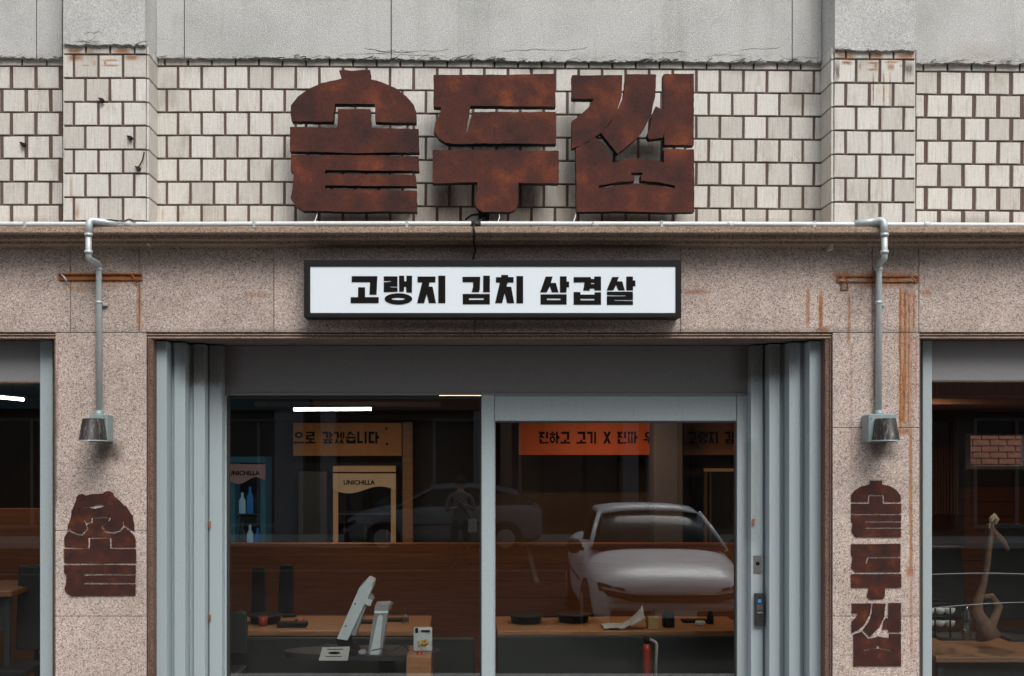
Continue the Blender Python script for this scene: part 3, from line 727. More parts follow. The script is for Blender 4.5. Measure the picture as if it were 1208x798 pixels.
def smooth_path(P, r=.03, n=5):
    P = [Vector(p) for p in P]; out = [P[0]]
    for i in range(1, len(P)-1):
        a = (P[i-1]-P[i]); b_ = (P[i+1]-P[i]); q = min(r, a.length*.45, b_.length*.45)
        s0 = P[i]+a.normalized()*q; s1 = P[i]+b_.normalized()*q
        for k in range(n+1):
            t = k/n; out.append(s0*(1-t)**2+P[i]*2*t*(1-t)+s1*t*t)
    out.append(P[-1]); return out
def wall_lamp(lab, pxt, pxb, box_px, shade_px, dirn, Yt=-.24):
    """conduit from the cornice pipe down to a box on the pier with a tapered lamp on its street side"""
    lp = thing('wall_lamp', lab, 'lamp', (X(pxb), 0, Z(525)), 'conduit lamps on the piers')
    xt, xb = X(pxt, Yt), X(pxb, -.035)
    r = .0185
    elb = MB().tube(smooth_path([(xt+dirn*.16, YPp, zp+.001), (xt+dirn*.05, YPp-.012, zp+.012), (xt, Yt+.015, zp+.016), (xt, Yt, zp-.075)], .035, 6), r*1.18, 14)
    elb.build('elbow', m_galv, lp)
    path = smooth_path([(xt, Yt, zp-.06), (xt, Yt+.002, Z(305, Yt)), (xb, -.040, Z(312, -.04)), (xb, -.035, Z(487, -.035))], .024, 5)
    MB().tube(path, r, 14).build('conduit', m_galv, lp)
    for z, x, y, rr_ in ((Z(300,Yt)+.012, xt, Yt, .024), (Z(318,-.04), xb, -.036, .024), (Z(357,-.04), xb, -.035, .0225), (zp-.075, xt, Yt, .024)):
        MB().tube([(x, y, z-.009), (x, y, z+.009)], rr_, 14).build('coupling', m_galv, lp)
    box('pipe_clip', m_galv, lp, xb-.006, xb+.045, -.022, -.001, Z(360)-.008, Z(360)+.008, .002)
    MB().tube([(xb, -.036, Z(484,-.04)), (xb, -.036, Z(487,-.04)), (xb, -.046, Z(491.5,-.05))], [.021, .024, .036], 14).build('gland', m_box, lp)
    # box
    bx0, bx1 = X(box_px[0], -.13), X(box_px[1], -.05)
    jb = box('junction_box', m_box, lp, bx0, bx1, -.125, -.001, Z(521.5,-.1), Z(489.5,-.1), .006, seg=2)
    box('lid', m_box, jb, bx0-.003, bx1+.003, -.132, -.1255, Z(522,-.1), Z(489,-.1), .003)
    for sx in (bx0+.012, bx1-.012):
        MB().tube([(sx, -.136, Z(494,-.1)), (sx, -.131, Z(494,-.1))], .004, 8).build('screw', m_chrome, jb)
    # shade: tapered half drum with flat back, open below
    cx = X((shade_px[0]+shade_px[1])/2, -.2); hw = (shade_px[1]-shade_px[0])/2*S(-.2)
    n = 20; vs = []; zt, zl = Z(494.5,-.2), Z(520,-.2)
    rings = ((zt+.004, .70), (zt, .76), (zl+.006, 1.0), (zl, 1.02))
    skew = -dirn*0
    for z, k in rings:
        for q in range(n):
            a = math.pi+math.pi*q/(n-1)
            vs.append((cx+hw*k*math.cos(a)*1.0, -.140+.13*k*math.sin(a)**1 if False else -.140-.13*k*abs(math.sin(a))**.8, z))
    fs = [(i*n+q, i*n+q+1, (i+1)*n+q+1, (i+1)*n+q) for i in range(3) for q in range(n-1)]
    fs = [f[::-1] for f in fs]
    sh = MB().add(vs, fs, True); sh.f.append(tuple(range(n))); sh.sm.append(False)
    sh.f += [((i+1)*n, i*n, i*n+n-1, (i+1)*n+n-1) for i in range(3)]; sh.sm += [False]*3
    so = sh.build('lamp_shade', m_shade, lp, label='dull metal lamp shade with worn streaks')
    md = so.modifiers.new('solid', 'SOLIDIFY'); md.thickness = .003
    rim = [(cx+hw*1.03*math.cos(math.pi+math.pi*q/20), -.140-.134*abs(math.sin(math.pi*q/20))**.8, zl) for q in range(21)]
    MB().tube(rim, .003, 8).build('rim', m_galv, so)
    box('mounting_plate', m_box, lp, cx-hw*.55, cx+hw*.55, -.142, -.1325, zl+.02, zt-.01, .002)
    MB().tube([(cx, -.19, zt-.01), (cx, -.19, zl+.035)], [.03, .035], 14).build('bulb', simple('dusty_bulb', (.35,.34,.3), .3), lp)
    return lp
wall_lamp('dusty wall lamp under a bent metal conduit on the left pier', 104.5, 117, (106, 131), (91.5, 123), 1)
wall_lamp('dusty wall lamp under a bent metal conduit on the right pier, above the small letters', 1043.5, 1036.5, (1025, 1051), (1033, 1062.5), -1)

def bracket(lab, px0, px1, py, right=False):
    t = thing('rusted_bracket', lab, 'bracket', (X((px0+px1)/2), 0, Z(py+5)), 'rusted strips on the fascia')
    if not right:
        m = MB().box(X(px0), X(px1), -.012, -.001, Z(py+8), Z(py)); m.build('strip', m_rust_o, t, .002)
        box('flange', m_rust_o, t, X(px0), X(px1), -.026, -.0125, Z(py+1.6), Z(py), .001)
    else:      # only a rusted outline frame is left
        for a, b_, c, d_ in ((px0, px1, py, py+1.8), (px0, px1, py+6.6, py+8), (px0, px0+1.6, py+1.9, py+6.5), (px1-1.6, px1, py+1.9, py+6.5)):
            box('strip', m_rust_o, t, X(a), X(b_), -.010, -.001, Z(d_), Z(c), .001)
        for a, b_, c, d_ in ((px0+4.5, px0+6, py+8.2, py+16), (px0+12, px0+13.5, py+8.2, py+16), (px0+4.5, px0+13.5, py+16.1, py+17.3)):
            box('hook', m_rust_o, t, X(a), X(b_), -.008, -.001, Z(d_), Z(c), .001)
    for px in (px0+7, px1-9):
        pp = [(X(px)-.016, -.02, Z(py+2)), (X(px)-.004, -.034, Z(py+3)), (X(px)+.014, -.036, Z(py+7)), (X(px)+.018, -.012, Z(py+11))]
        MB().tube(smooth_path(pp, .01, 3), .0045, 7).build('hook', m_rust_o if right or px > px0+10 else m_pipe_w, t)
    return t
bracket('rusted orange steel strip behind the left conduit', 70, 168, 323.2)
bracket('rusted outline of a steel frame behind the right conduit', 987, 1083, 325.4, True)

# black clamp and cable of the sign
cl = thing('sign_cable', 'black cable and tape dropping over the cornice to the white sign box', 'cable', (X(560), -.05, Z(262)))
MB().tube(smooth_path([(X(575,-.02), -.02, Z(256,-.02)), (X(562,-.17), -.17, Z(262,-.17)), (X(558,-.21), -.212, Z(268,-.21)), (X(560,-.2), -.206, Z(276,-.2)), (X(559,-.1), -.10, Z(287,-.1)), (X(561,-.03), -.02, Z(296,-.02)), (X(557,-.03), -.03, Z(309,-.03))], .03, 4), .0062, 8).build('cable', m_blackc, cl)
MB().tube([(X(556,YPp), YPp, zp), (X(567,YPp), YPp, zp)], .019, 10).build('tape', m_blackc, cl)
tf = MB().box(X(564,-.03), X(577,-.03), -.06, .0, Z(266,-.03), Z(250,-.03)); tf.build('transformer', m_black, cl, .004)
MB().tube(smooth_path([(X(549,-.02), -.03, Z(260,-.02)), (X(556,-.02), -.05, Z(255,-.02)), (X(566,-.02), -.04, Z(254,-.02))], .02), .007, 8).build('arm', m_black, cl)
for lab, px, p2 in (('thin pale wire curving from under the pot-shaped letter block to the pipe', 377, 373), ('thin pale wire curving from under the middle letter block to the pipe', 585, 589), ('thin pale wire under the left edge of the curved letter block', 679, 678)):
    o = MB().tube(smooth_path([(X(px), -.05, Z(248)), (X(p2,-.1)+.004, -.11, Z(256,-.1)), (X(p2-2,-.17), -.175, Z(263,-.17))], .03), .0032, 6).build('wire', m_pipe_w)
    o['label'] = lab; o['category'] = 'wire'
o = MB().tube(smooth_path([(X(118,-.2), -.205, Z(262,-.2)), (X(130,-.2), -.21, Z(259.5,-.2)), (X(146,-.2), -.20, Z(262,-.2)), (X(152,-.2), -.20, Z(258,-.2)), (X(160,-.2), -.2, Z(262,-.2))], .02), .0035, 6).build('wire', m_blackc)
o['label'] = 'tangled dark tie wire on the cornice pipe near the left conduit'; o['category'] = 'wire'
# old bolts and wire ends in the tiles
for lab, px, py, Y in (('rusty bolt end in the mortar of the left pilaster', 121, 119, YP), ('rusty anchor in a tile of the left pilaster', 154.5, 163.5, YP), ('rusty hook low on the left pilaster', 164, 199.5, YP), ('rusty nail in the tiles at the far left', 28, 171, YW)):
    x, z = X(px, Y), Z(py, Y); m = MB().tube([(x, Y+.01, z), (x, Y-.03, z-.002)], [.014, .011], 8)
    m.tube([(x-.02, Y-.008, z+.012), (x, Y-.022, z+.004), (x+.012, Y-.014, z-.012)], .005, 6)
    if px == 164: m.tube(smooth_path([(x, Y-.02, z), (x+.028, Y-.02, z+.05), (x+.034, Y-.008, z+.10)], .02), .004, 6)
    o = m.build('anchor_bolt', m_rust_s); o['label'] = lab; o['category'] = 'bolt'


# ------------------------------------------------------------------ inside the shop
YI = 5.0                                                       # back wall
m_wallp = simple('brown_plaster', (.10,.07,.055), .9, var=.25, scale=3)
XL, XR = -7.9, 8.2
box('floor', m_floor, shop, XL, XR, .62, YI, .05, .15, 0)
box('ceiling', m_ceil, shop, XL, XR, .621, YI, 2.78, 2.9, 0)
bxs = X(1139, YI), X(1215, YI), Z(554, YI), Z(512, YI)       # little back window
box('back_wall', m_wallp, shop, XL, bxs[0], YI, YI+.12, .15, 2.78, 0)
box('back_wall', m_wallp, shop, bxs[1], XR, YI, YI+.12, .15, 2.78, 0)
box('back_wall', m_wallp, shop, bxs[0], bxs[1], YI, YI+.12, .15, bxs[2], 0)
box('back_wall', m_wallp, shop, bxs[0], bxs[1], YI, YI+.12, bxs[3], 2.78, 0)
box('side_wall', m_wallp, shop, XL-.12, XL, .62, YI+.12, .15, 2.78, 0)
box('side_wall', m_wallp, shop, XR, XR+.12, .62, YI+.12, .15, 2.78, 0)
bw = MB().poly([[(bxs[0],bxs[2]),(bxs[1],bxs[2]),(bxs[1],bxs[3]),(bxs[0],bxs[3])], [(bxs[0]+.045,bxs[2]+.035),(bxs[1]-.045,bxs[2]+.035),(bxs[1]-.045,bxs[3]-.02),(bxs[0]+.045,bxs[3]-.02)]], YI-.02, YI+.10).build('back_window', simple('white_frame', (.62,.64,.64), .5), shop, .003)
box('window_pane', m_cglass, bw, bxs[0]+.045, bxs[1]-.045, YI+.04, YI+.045, bxs[2]+.035, bxs[3]-.02, 0)
# wainscot of horizontal boards
for k in range(11):
    z0 = .15+k*.154
    box('board', m_wood_d, shop, X(985,YI), XR, YI-.03+random.uniform(-.002,.002), YI-.001, z0+.002, z0+.151, .003)
for k in range(6):                                              # sloping ceiling beams at the right
    box('ceiling_beam', m_wood_w, shop, 3.1, XR-.1, 1.0+k*.66, 1.10+k*.66, 2.60+.02*(k % 2), 2.779, .004)
for k in range(9):
    box('post', m_wood_w, shop, X(1100+k*3.6,4.2), X(1102+k*3.6,4.2), 4.2, 4.26, 1.6, 2.5, .003)
# low booth wall of stained boards across the room
pw = box('booth_wall', m_wood_d, shop, X(262,3.0), X(900,3.0), 3.0, 3.08, .15, Z(641,3.0)-.03, .003)
box('cap', m_wood_d, pw, X(262,3.0), X(900,3.0), 2.99, 3.08, Z(641,3.0)-.029, Z(641,3.0), .002)
for k in range(8):
    z0 = .2+k*.148
    box('board', m_wood_d, pw, X(263,3.0), X(899,3.0), 2.986, 2.999, z0, z0+.146, .001)
box('booth_wall', m_wood_d, shop, X(-120,3.0), X(55,3.0), 3.0, 3.08, .15, Z(600,3.0), .004)
# dark kitchen front with beams
YB2 = 4.6
box('kitchen_front', m_dark, shop, X(255,YB2), X(585,YB2), YB2+.30, YB2+.36, .15, 2.779, 0)
box('beam', m_dark, shop, X(250,YB2), X(900,YB2), YB2-.2, YB2-.08, Z(496,YB2-.2), Z(489,YB2-.2), .004)
box('beam', m_wood_w, shop, X(300,4), X(520,4), 4.0, 4.08, Z(480,4), Z(474,4), .004)
box('post', m_wood, shop, X(475,YB2), X(487,YB2), YB2-.03, YB2+.07, .15, Z(498,YB2), .004)

def text_mesh(txt, size, name, mat, par, loc, depth=.003, off=.0, sx=1., **k):
    cu = bpy.data.curves.new('t', 'FONT'); cu.body = txt; cu.size = size; cu.extrude = depth/2; cu.offset = off; cu.resolution_u = 2
    ob = bpy.data.objects.new('t', cu); COL.objects.link(ob)
    dg = bpy.context.evaluated_depsgraph_get(); me = bpy.data.meshes.new_from_object(ob.evaluated_get(dg))
    bpy.data.objects.remove(ob); bpy.data.curves.remove(cu)
    xs = [v.co.x for v in me.vertices]; zs = [v.co.y for v in me.vertices]
    if not xs: return None
    cx, cz = (min(xs)+max(xs))/2, (min(zs)+max(zs))/2
    for v in me.vertices: v.co = Vector(((v.co.x-cx)*sx, -v.co.z, v.co.y-cz))
    me.materials.clear(); me.materials.append(mat); me.name = name
    o = bpy.data.objects.new(name, me); COL.objects.link(o)
    return place(o, loc, par, **k)

CHO = 'ㄱㄲㄴㄷㄸㄹㅁㅂㅃㅅㅆㅇㅈㅉㅊㅋㅌㅍㅎ'
JUNG = 'ㅏㅐㅑㅒㅓㅔㅕㅖㅗㅘㅙㅚㅛㅜㅝㅞㅟㅠㅡㅢㅣ'
JONG = ' ㄱㄲㄳㄴㄵㄶㄷㄹㄺㄻㄼㄽㄾㄿㅀㅁㅂㅄㅅㅆㅇㅈㅊㅋㅌㅍㅎ'
def consonant(c, x0, y0, x1, y1):
    """heavy block strokes of one consonant in a box, as closed outlines"""
    if c in 'ㄲㅆㅉㄸㅃ':
        k = {'ㄲ':'ㄱ','ㅆ':'ㅅ','ㅉ':'ㅈ','ㄸ':'ㄷ','ㅃ':'ㅂ'}[c]; xm = (x0+x1)/2
        return consonant(k, x0, y0, xm-.25, y1)+consonant(k, xm+.25, y0, x1, y1)
    w, h = x1-x0, y1-y0; tx, ty = min(2.5, w*.40), min(2.0, h*.34)
    b = lambda a, c_, d_, e: [(a,c_),(d_,c_),(d_,e),(a,e)]
    top, bot, lef, rig, mid = b(x0,y1-ty,x1,y1), b(x0,y0,x1,y0+ty), b(x0,y0,x0+tx,y1), b(x1-tx,y0,x1,y1), b(x0,(y0+y1-ty)/2,x1,(y0+y1+ty)/2)
    sieut = [[(x0,y0),(x0+tx,y0),(x0+w*.5+tx*.5,y1),(x0+w*.5-tx*.5,y1)], [(x1-tx,y0),(x1,y0),(x0+w*.62,y0+h*.65),(x0+w*.45,y0+h*.5)]]
    if c == 'ㄱ': return [top, rig]
    if c == 'ㄴ': return [lef, bot]
    if c == 'ㄷ': return [top, lef, bot]
    if c == 'ㄹ':
        t2 = h*.2; ym = (y0+y1)/2
        return [b(x0,y1-t2,x1,y1), b(x0,ym-t2/2,x1,ym+t2/2), b(x0,y0,x1,y0+t2), b(x1-tx,ym,x1,y1), b(x0,y0,x0+tx,ym)]
    if c == 'ㅁ': return [top, bot, lef, rig]
    if c == 'ㅂ': return [lef, rig, mid, bot]
    if c == 'ㅅ': return sieut
    if c in 'ㅇㅎ':
        yt = y1 if c == 'ㅇ' else y1-h*.34; n = 12; cx, cy = (x0+x1)/2, (y0+yt)/2; rx, ry = w/2, (yt-y0)/2; out = []
        for k in range(n):
            a, d_ = 2*math.pi*k/n, 2*math.pi*(k+1)/n
            out.append([(cx+rx*f*math.cos(q), cy+ry*f*math.sin(q)) for q, f in ((a,.45),(a,1),(d_,1),(d_,.45))])
        return out if c == 'ㅇ' else out+[b(x0,y1-h*.30,x1,y1-h*.15), b(x0+w*.3,y1-h*.12,x1-w*.3,y1)]
    if c in 'ㅈㅊ': return [top]+consonant('ㅅ', x0, y0, x1, y1-ty*.6)
    if c == 'ㅍ': return [top, bot, b(x0+w*.18,y0,x0+w*.18+tx*.8,y1), b(x1-w*.18-tx*.8,y0,x1-w*.18,y1)]
    return [top, mid, bot]
def syllable(ch):
    b = lambda a, c_, d_, e: [(a,c_),(d_,c_),(d_,e),(a,e)]
    if ch == 'X': return [[(0,0),(2.6,0),(8,10),(5.4,10)], [(5.4,0),(8,0),(2.6,10),(0,10)]]
    k = ord(ch)-0xAC00; c, v, f = CHO[k//588], JUNG[k%588//28], JONG[k%28]
    y = 4.3 if f != ' ' else 0; out = []
    if f != ' ': out += consonant(f, .6, 0, 9.8, 3.7)
    if v in 'ㅗㅜㅡ':
        ym = y+(10-y)*.42; bar = b(0, y, 10, y+1.5) if v != 'ㅜ' else b(0, ym-1.7, 10, ym-.2)
        out += consonant(c, .9, ym+.2 if v != 'ㅗ' else y+3.2, 9.1, 10)+[bar]
        if v == 'ㅗ': out.append(b(4, y, 6, y+3.4))
        if v == 'ㅜ': out.append(b(4, y, 6, ym-.2))
    else:
        xr = 5.6 if v in 'ㅏㅓㅣ' else 4.6
        out += consonant(c, 0, y+.2, xr, 10)
        if v == 'ㅣ': out.append(b(7.2, y, 9.2, 10))
        if v == 'ㅏ': out += [b(6.4, y, 8.4, 10), b(8.4, y+(10-y)*.4, 10, y+(10-y)*.64)]
        if v == 'ㅓ': out += [b(7.6, y, 9.6, 10), b(6.1, y+(10-y)*.4, 7.6, y+(10-y)*.64)]
        if v == 'ㅐ': out += [b(5.3, y, 6.9, 10), b(8.2, y, 9.8, 10), b(6.9, y+(10-y)*.4, 8.2, y+(10-y)*.62)]
        if v == 'ㅔ': out += [b(6.3, y, 7.7, 10), b(8.4, y, 9.9, 10), b(5.2, y+(10-y)*.4, 6.3, y+(10-y)*.62)]
    return out
def block_text(txt, px0, pitch, py0, py1, Y, par):
    """one child mesh per character; the places are pixels measured on the sign's own plane"""
    px = px0
    for ch in txt:
        if ch == ' ': px += pitch*.5; continue
        m = MB(); w = pitch*.9
        for q, lp in enumerate(syllable(ch)):
            m.poly([[(X(px+w*x/10, Y), Z(py1-(py1-py0)*z/10, Y)) for x, z in lp]], Y-.003-q*.00012, Y-.0005)
        m.build('letter', m_letter, par); px += pitch*(.8 if ch == 'X' else 1)

def lit(name, c, e, s):
    return simple(name, c, .6, var=.15, scale=4, bmp=0, emit=e, es=s)
m_board_or = simple('orange_board', (.62,.26,.07), .6, var=.25, scale=5)
m_board_rd = simple('red_orange_banner', (.50,.10,.022), .6, var=.15, scale=4)
t = thing('menu_board', 'orange wooden board with dark Korean lettering above the drinks fridge', 'board', (X(410,YB2), YB2, Z(518,YB2)))
box('panel', m_board_or, t, X(346,YB2), X(474,YB2), YB2-.02, YB2+.02, Z(538,YB2), Z(499,YB2), .003)
block_text('으로 갚겠습니다', 346.5, 13.6, 509.5, 523.5, YB2-.021, t)
for px, py in ((456,506),(457,524)):
    MB().tube([(X(px,YB2), YB2-.03, Z(py,YB2)), (X(px,YB2), YB2-.0201, Z(py,YB2))], .014, 8).build('hook', m_black, t)
t = thing('banner_sign', 'red-orange hanging banner with dark Korean lettering seen through the sliding door', 'banner', (X(700,YB2), YB2, Z(517,YB2)))
YB3 = 4.3
box('panel', m_board_rd, t, X(612,YB3), X(770.5,YB3), YB3-.01, YB3+.01, Z(537,YB3), Z(490,YB3), .002)
block_text('진하고 고기 X 진짜 우', 636, 12.6, 509.5, 523.5, YB3-.011, t)
t = thing('poster_sign', 'dim orange sign with dark lettering at the top right of the sliding door', 'sign', (X(845,YB3), YB3, Z(517,YB3)))
box('panel', simple('dim_orange_board', (.30,.13,.06), .6), t, X(806,YB3), X(880,YB3), YB3-.01, YB3+.01, Z(537,YB3), Z(490,YB3), .002)
block_text('고랭지 김', 811, 12.6, 509.5, 523.5, YB3-.011, t)
box('pillar', simple('grey_pillar', (.10,.095,.10), .9), shop, X(772,4.0), X(806,4.0), 4.0, 4.3, .15, 2.78, .01)

# drinks fridges
def fridge(lab, px0, px1, py0, Y, frame_mat, head_mat, inner, lights):
    t = thing('drinks_fridge', lab, 'fridge', (X((px0+px1)/2,Y), Y+.3, .15), 'glass-door drinks fridges')
    x0, x1, z1 = X(px0,Y), X(px1,Y), Z(py0,Y); w = x1-x0
    box('cabinet_back', inner, t, x0, x1, Y+.5, Y+.54, .15, z1, .003)
    for xa in (x0, x1-.03): box('cabinet_side', inner, t, xa, xa+.03, Y+.03, Y+.499, .15, z1, .003)
    box('cabinet_top', frame_mat, t, x0+.031, x1-.031, Y+.03, Y+.499, z1-.04, z1, .003)
    box('cabinet_base', frame_mat, t, x0+.031, x1-.031, Y+.03, Y+.499, .15, .35, .003)
    for xa in (x0, x1-.05): box('door_frame', frame_mat, t, xa, xa+.05, Y-.01, Y+.029, .16, z1-.17, .005)
    # header with a wavy lower edge
    n = 18; lo = [(x0+w*i/n, z1-.24-.035*math.sin(i/n*2*math.pi)) for i in range(n+1)]
    hd = MB().poly([lo+[(x1, z1-.075), (x0, z1-.075)]], Y-.02, Y+.01).build('header', head_mat, t)
    box('header_band', frame_mat, t, x0, x1, Y-.02, Y+.01, z1-.06, z1, .003)
    text_mesh('UNICHILLA', .062, 'lettering', m_letter, hd, (x0+w*.42, Y-.0225, z1-.165), off=.002)
    box('door_glass', m_cglass, t, x0+.05, x1-.05, Y+.005, Y+.010, .2, z1-.2, 0)
    for k in range(4):
        zz = .5+k*.36
        box('shelf', m_chrome, t, x0+.032, x1-.032, Y+.06, Y+.49, zz, zz+.008, 0)
    blue = px0 < 300
    for k, row in (((2, 'lower'), (3, 'upper')) if blue else ((2, 'middle'),)):
        zz = .5+k*.36; nb = 3
        for q, pos in enumerate(('leftmost', 'middle', 'rightmost')):
            bxx = x0+.10+q*(w-.20)/2; r = .034; h = .22+.03*((q*2+k) % 3)
            mi = (q+k) % len(lights)
            o = MB().tube([(bxx,Y+.14,zz+.009),(bxx,Y+.14,zz+h*.62),(bxx,Y+.14,zz+h*.8),(bxx,Y+.14,zz+h)], [r,r,r*.4,r*.38], 10).build('bottle', lights[mi])
            o['label'] = pos+' bottle on the '+row+' shelf of the '+('blue-lit' if blue else 'gold-framed')+' drinks fridge'; o['category'] = 'bottle'; o['group'] = 'bottles in the '+('blue-lit' if blue else 'gold-framed')+' fridge'
    return t
m_gold = lit('lit_gold_trim', (.55,.33,.16), (.9,.5,.22), .05)
m_cream = lit('lit_cream_header', (.6,.42,.26), (.9,.55,.3), .05)
fr = fridge('tall drinks fridge with glowing gold frame under the orange menu board', 393, 467, 550, YB2-.1, m_gold, m_cream, m_dark,
       [simple('green_bottle', (.02,.06,.03), .2), simple('brown_bottle', (.05,.03,.02), .2), simple('dark_bottle', (.03,.04,.05), .2)])
m_pinkh = lit('pink_header', (.45,.30,.30), (.5,.35,.35), .03)
fr = fridge('blue-lit drinks fridge at the far left of the fixed window', 271, 313, 539, YB2-.1, lit('teal_trim', (.05,.22,.30), (.05,.3,.45), .015), m_pinkh, lit('blue_lit_lining', (.05,.10,.14), (.06,.20,.30), .05),
       [lit('white_lit_bottle', (.4,.5,.55), (.5,.8,1.), .12), lit('blue_bottle', (.04,.16,.35), (.05,.3,.8), .10), simple('clear_dark_bottle', (.07,.12,.14), .2)])
for x_, z_ in ((287,603),(292,603)):
    pass
box('cabinet', simple('steel_cabinet', (.10,.10,.10), .4, .4), shop, X(352,YB2), X(386,YB2), YB2, YB2+.3, .15, Z(556,YB2), .005)
t = thing('display_frame', 'tall pale wooden display frame at the right edge of the sliding door', 'frame', (X(856,YB2), YB2, .15))
xa, xb = X(830,YB2), X(900,YB2)
for a, b_ in ((xa, xa+.035), (xa+.055, xa+.075), (xb-.035, xb)): box('upright', simple('dim_gold', (.28,.17,.08), .5), t, a, b_, YB2-.02, YB2+.02, .15, Z(553,YB2), .003)
box('top_bar', m_gold, t, xa, xb, YB2-.025, YB2+.02, Z(556.5,YB2)+.0, Z(553,YB2)+.002, .003)
box('dark_panel', m_dark, t, xa+.076, xb-.036, YB2+.01, YB2+.02, .15, Z(557,YB2), 0)

# tube lamps
m_tube = simple('lit_tube', (1,1,1), .5, var=0, bmp=0, emit=(1., .97,.86), es=9)
m_warm = simple('warm_lit_lamp', (1,.8,.5), .5, var=0, bmp=0, emit=(1., .62,.28), es=4)
def tube_lamp(lab, px0, py0, px1, py1, Y, r=.014, power=10, col=(1,.86,.7), mat=None):
    a, b_ = Vector((X(px0,Y), Y, Z(py0,Y))), Vector((X(px1,Y), Y, Z(py1,Y)))
    t = thing('tube_lamp', lab, 'lamp', (a+b_)/2+Vector((0,0,.03)), 'lamps hanging inside the shop')
    MB().tube([a, b_], r, 10).build('tube', mat or m_tube, t)
    dv = (b_-a).normalized()
    MB().tube([a-dv*.03+Vector((0,0,.022)), b_+dv*.03+Vector((0,0,.022))], .012, 6).build('housing', m_dark, t)
    for q in (.15, .85):
        p = a.lerp(b_, q); MB().tube([p+Vector((0,0,.03)), (p.x, p.y, 2.785)], .0025, 5).build('hanger', m_blackc, t)
    ld = bpy.data.lights.new('tube_light', 'AREA'); ld.shape = 'RECTANGLE'; ld.size = (b_-a).length; ld.size_y = .05; ld.energy = power; ld.color = col
    lo = bpy.data.objects.new('tube_light', ld); COL.objects.link(lo); place(lo, (a+b_)/2-Vector((0,0,.02)), t)
    return t
tube_lamp('long white tube lamp above the orange menu board', 346.5, 483.2, 438, 482.6, 2.9, power=9)
tube_lamp('slanting white tube lamp in the far left window', -60, 463, 28, 471.5, 2.4, power=5)
tube_lamp('warm tube lamp half hidden by the header panel above the fixed window', 518, 466.3, 572, 467.3, 1.6, power=4, col=(1,.62,.33), mat=m_warm)
tube_lamp('small bright lamp beside the frame of the far right window', 1099.5, 463.6, 1106, 463, 2.0, r=.012, power=16, col=(1,.7,.45))
tube_lamp('added unseen warm lamp over the tables behind the sliding door, hidden by its top rail', 690, 470, 760, 470, 3.4, power=9, col=(1,.55,.28), mat=m_warm)  # no lamp is visible here; added to warm the light inside

m_whp = simple('white_plastic', (.60,.66,.66), .4, var=.08)
# ---- tables and what stands on them
def table(lab, x0, x1, y0, y1, z, mat, group=None):
    t = thing('table', lab, 'table', ((x0+x1)/2, (y0+y1)/2, .15), group)
    box('table_top', mat, t, x0, x1, y0, y1, z-.04, z, .006, seg=2)
    box('apron', m_dark, t, x0+.06, x1-.06, y0+.08, y0+.10, z-.3, z-.041, .002)
    for a in (x0+.05, x1-.05):
        for c in (y0+.06, y1-.06): box('leg', m_dark, t, a-.02, a+.02, c-.02, c+.02, .15, z-.041, .003)
    return t
ZT = .90
table('orange wooden table behind the fixed window, below the reflected road', X(262,1.5), X(507,1.5), 1.36, 2.15, ZT, m_wood)
table('orange wooden table behind the sliding door', X(586,1.5), X(880,1.5), 1.36, 2.1, ZT, m_wood)
table('brown wooden table across the far right window', X(1100,.6), X(1330,.6), .55, 1.35, Z(752,1.35), wood_mat('brown_wood', (.18,.085,.04), (.28,.14,.07), (3,40,40)))
# things on the far tables
def grill_set(lab, x, y, z, kind):
    t = thing('table_grill', lab, 'grill', (x, y, z))
    MB().tube([(x,y,z),(x,y,z+.05),(x,y,z+.06)], [.11,.12,.15], 20).build('pan', m_black, t)
    MB().tube([(x,y,z+.061),(x,y,z+.066)], .14, 20).build('plate', simple('iron', (.04,.04,.042), .35, .5), t)
    MB().tube([(x+.13,y,z+.05),(x+.24,y-.02,z+.055)], .011, 8).build('handle', m_black, t)
    return t
grill_set('round black table grill left of the red cup', X(312,1.7), 1.75, ZT, 0)
grill_set('flat black table grill at the right end of the booth table', X(618,1.7)+.02, 1.75, ZT, 0)
grill_set('black table grill nearer the reflected car', X(678,1.7), 1.8, ZT, 0)
def chair(lab, x, y, z, ang=0, h=.42, w=.30):
    t = thing('chair', lab, 'chair', (x, y, .15), 'dark chairs inside the shop')
    m = MB(); n = 10
    vs = []
    for k in range(n+1):
        a = k/n; vs += [(x-w/2*(1-.15*a**3), y+.02*a, z+h*a-.0), (x+w/2*(1-.15*a**3), y+.02*a, z+h*a)]
    vs2 = [(p[0], p[1]+.03, p[2]) for p in vs]
    q = len(vs); f = [(2*i,2*i+1,2*i+3,2*i+2) for i in range(n)]
    m.add(vs+vs2, f+[(a+q,d_+q,c+q,b_+q) for a,b_,c,d_ in f]+[(2*i,2*i+2,2*i+2+q,2*i+q) for i in range(n)]+[(2*i+1,2*i+1+q,2*i+3+q,2*i+3) for i in range(n)]+[(2*n,2*n+1,2*n+1+q,2*n+q),(0,q,q+1,1)])
    m.build('backrest', m_chair, t, .012, seg=3)
    box('seat', m_chair, t, x-w/2, x+w/2, y-.40, y-.005, z-.12, z-.07, .015, seg=3)
    for sx in (-1, 1):
        for yy in (y-.37, y-.02): box('leg', m_black, t, x+sx*(w/2-.03)-.014, x+sx*(w/2-.03)+.014, yy-.014, yy+.014, .15, z-.121, .002)
    return t
m_chair = simple('dark_chair_leather', (.022,.026,.024), .5)
chair('dark chair back, left of the pair beyond the booth table', X(302,2.3), 2.4, .88, h=.38, w=.12)
chair('dark chair back, right of the pair beyond the booth table', X(335,2.3), 2.4, .88, h=.40, w=.13)
chair('dark chair back at the lower left corner of the fixed window', X(272,.95), 1.05, .78, h=.30, w=.20)
chair('large dark chair back at the left of the far right window', X(1118,1.5), 1.6, .95, h=.55, w=.36)
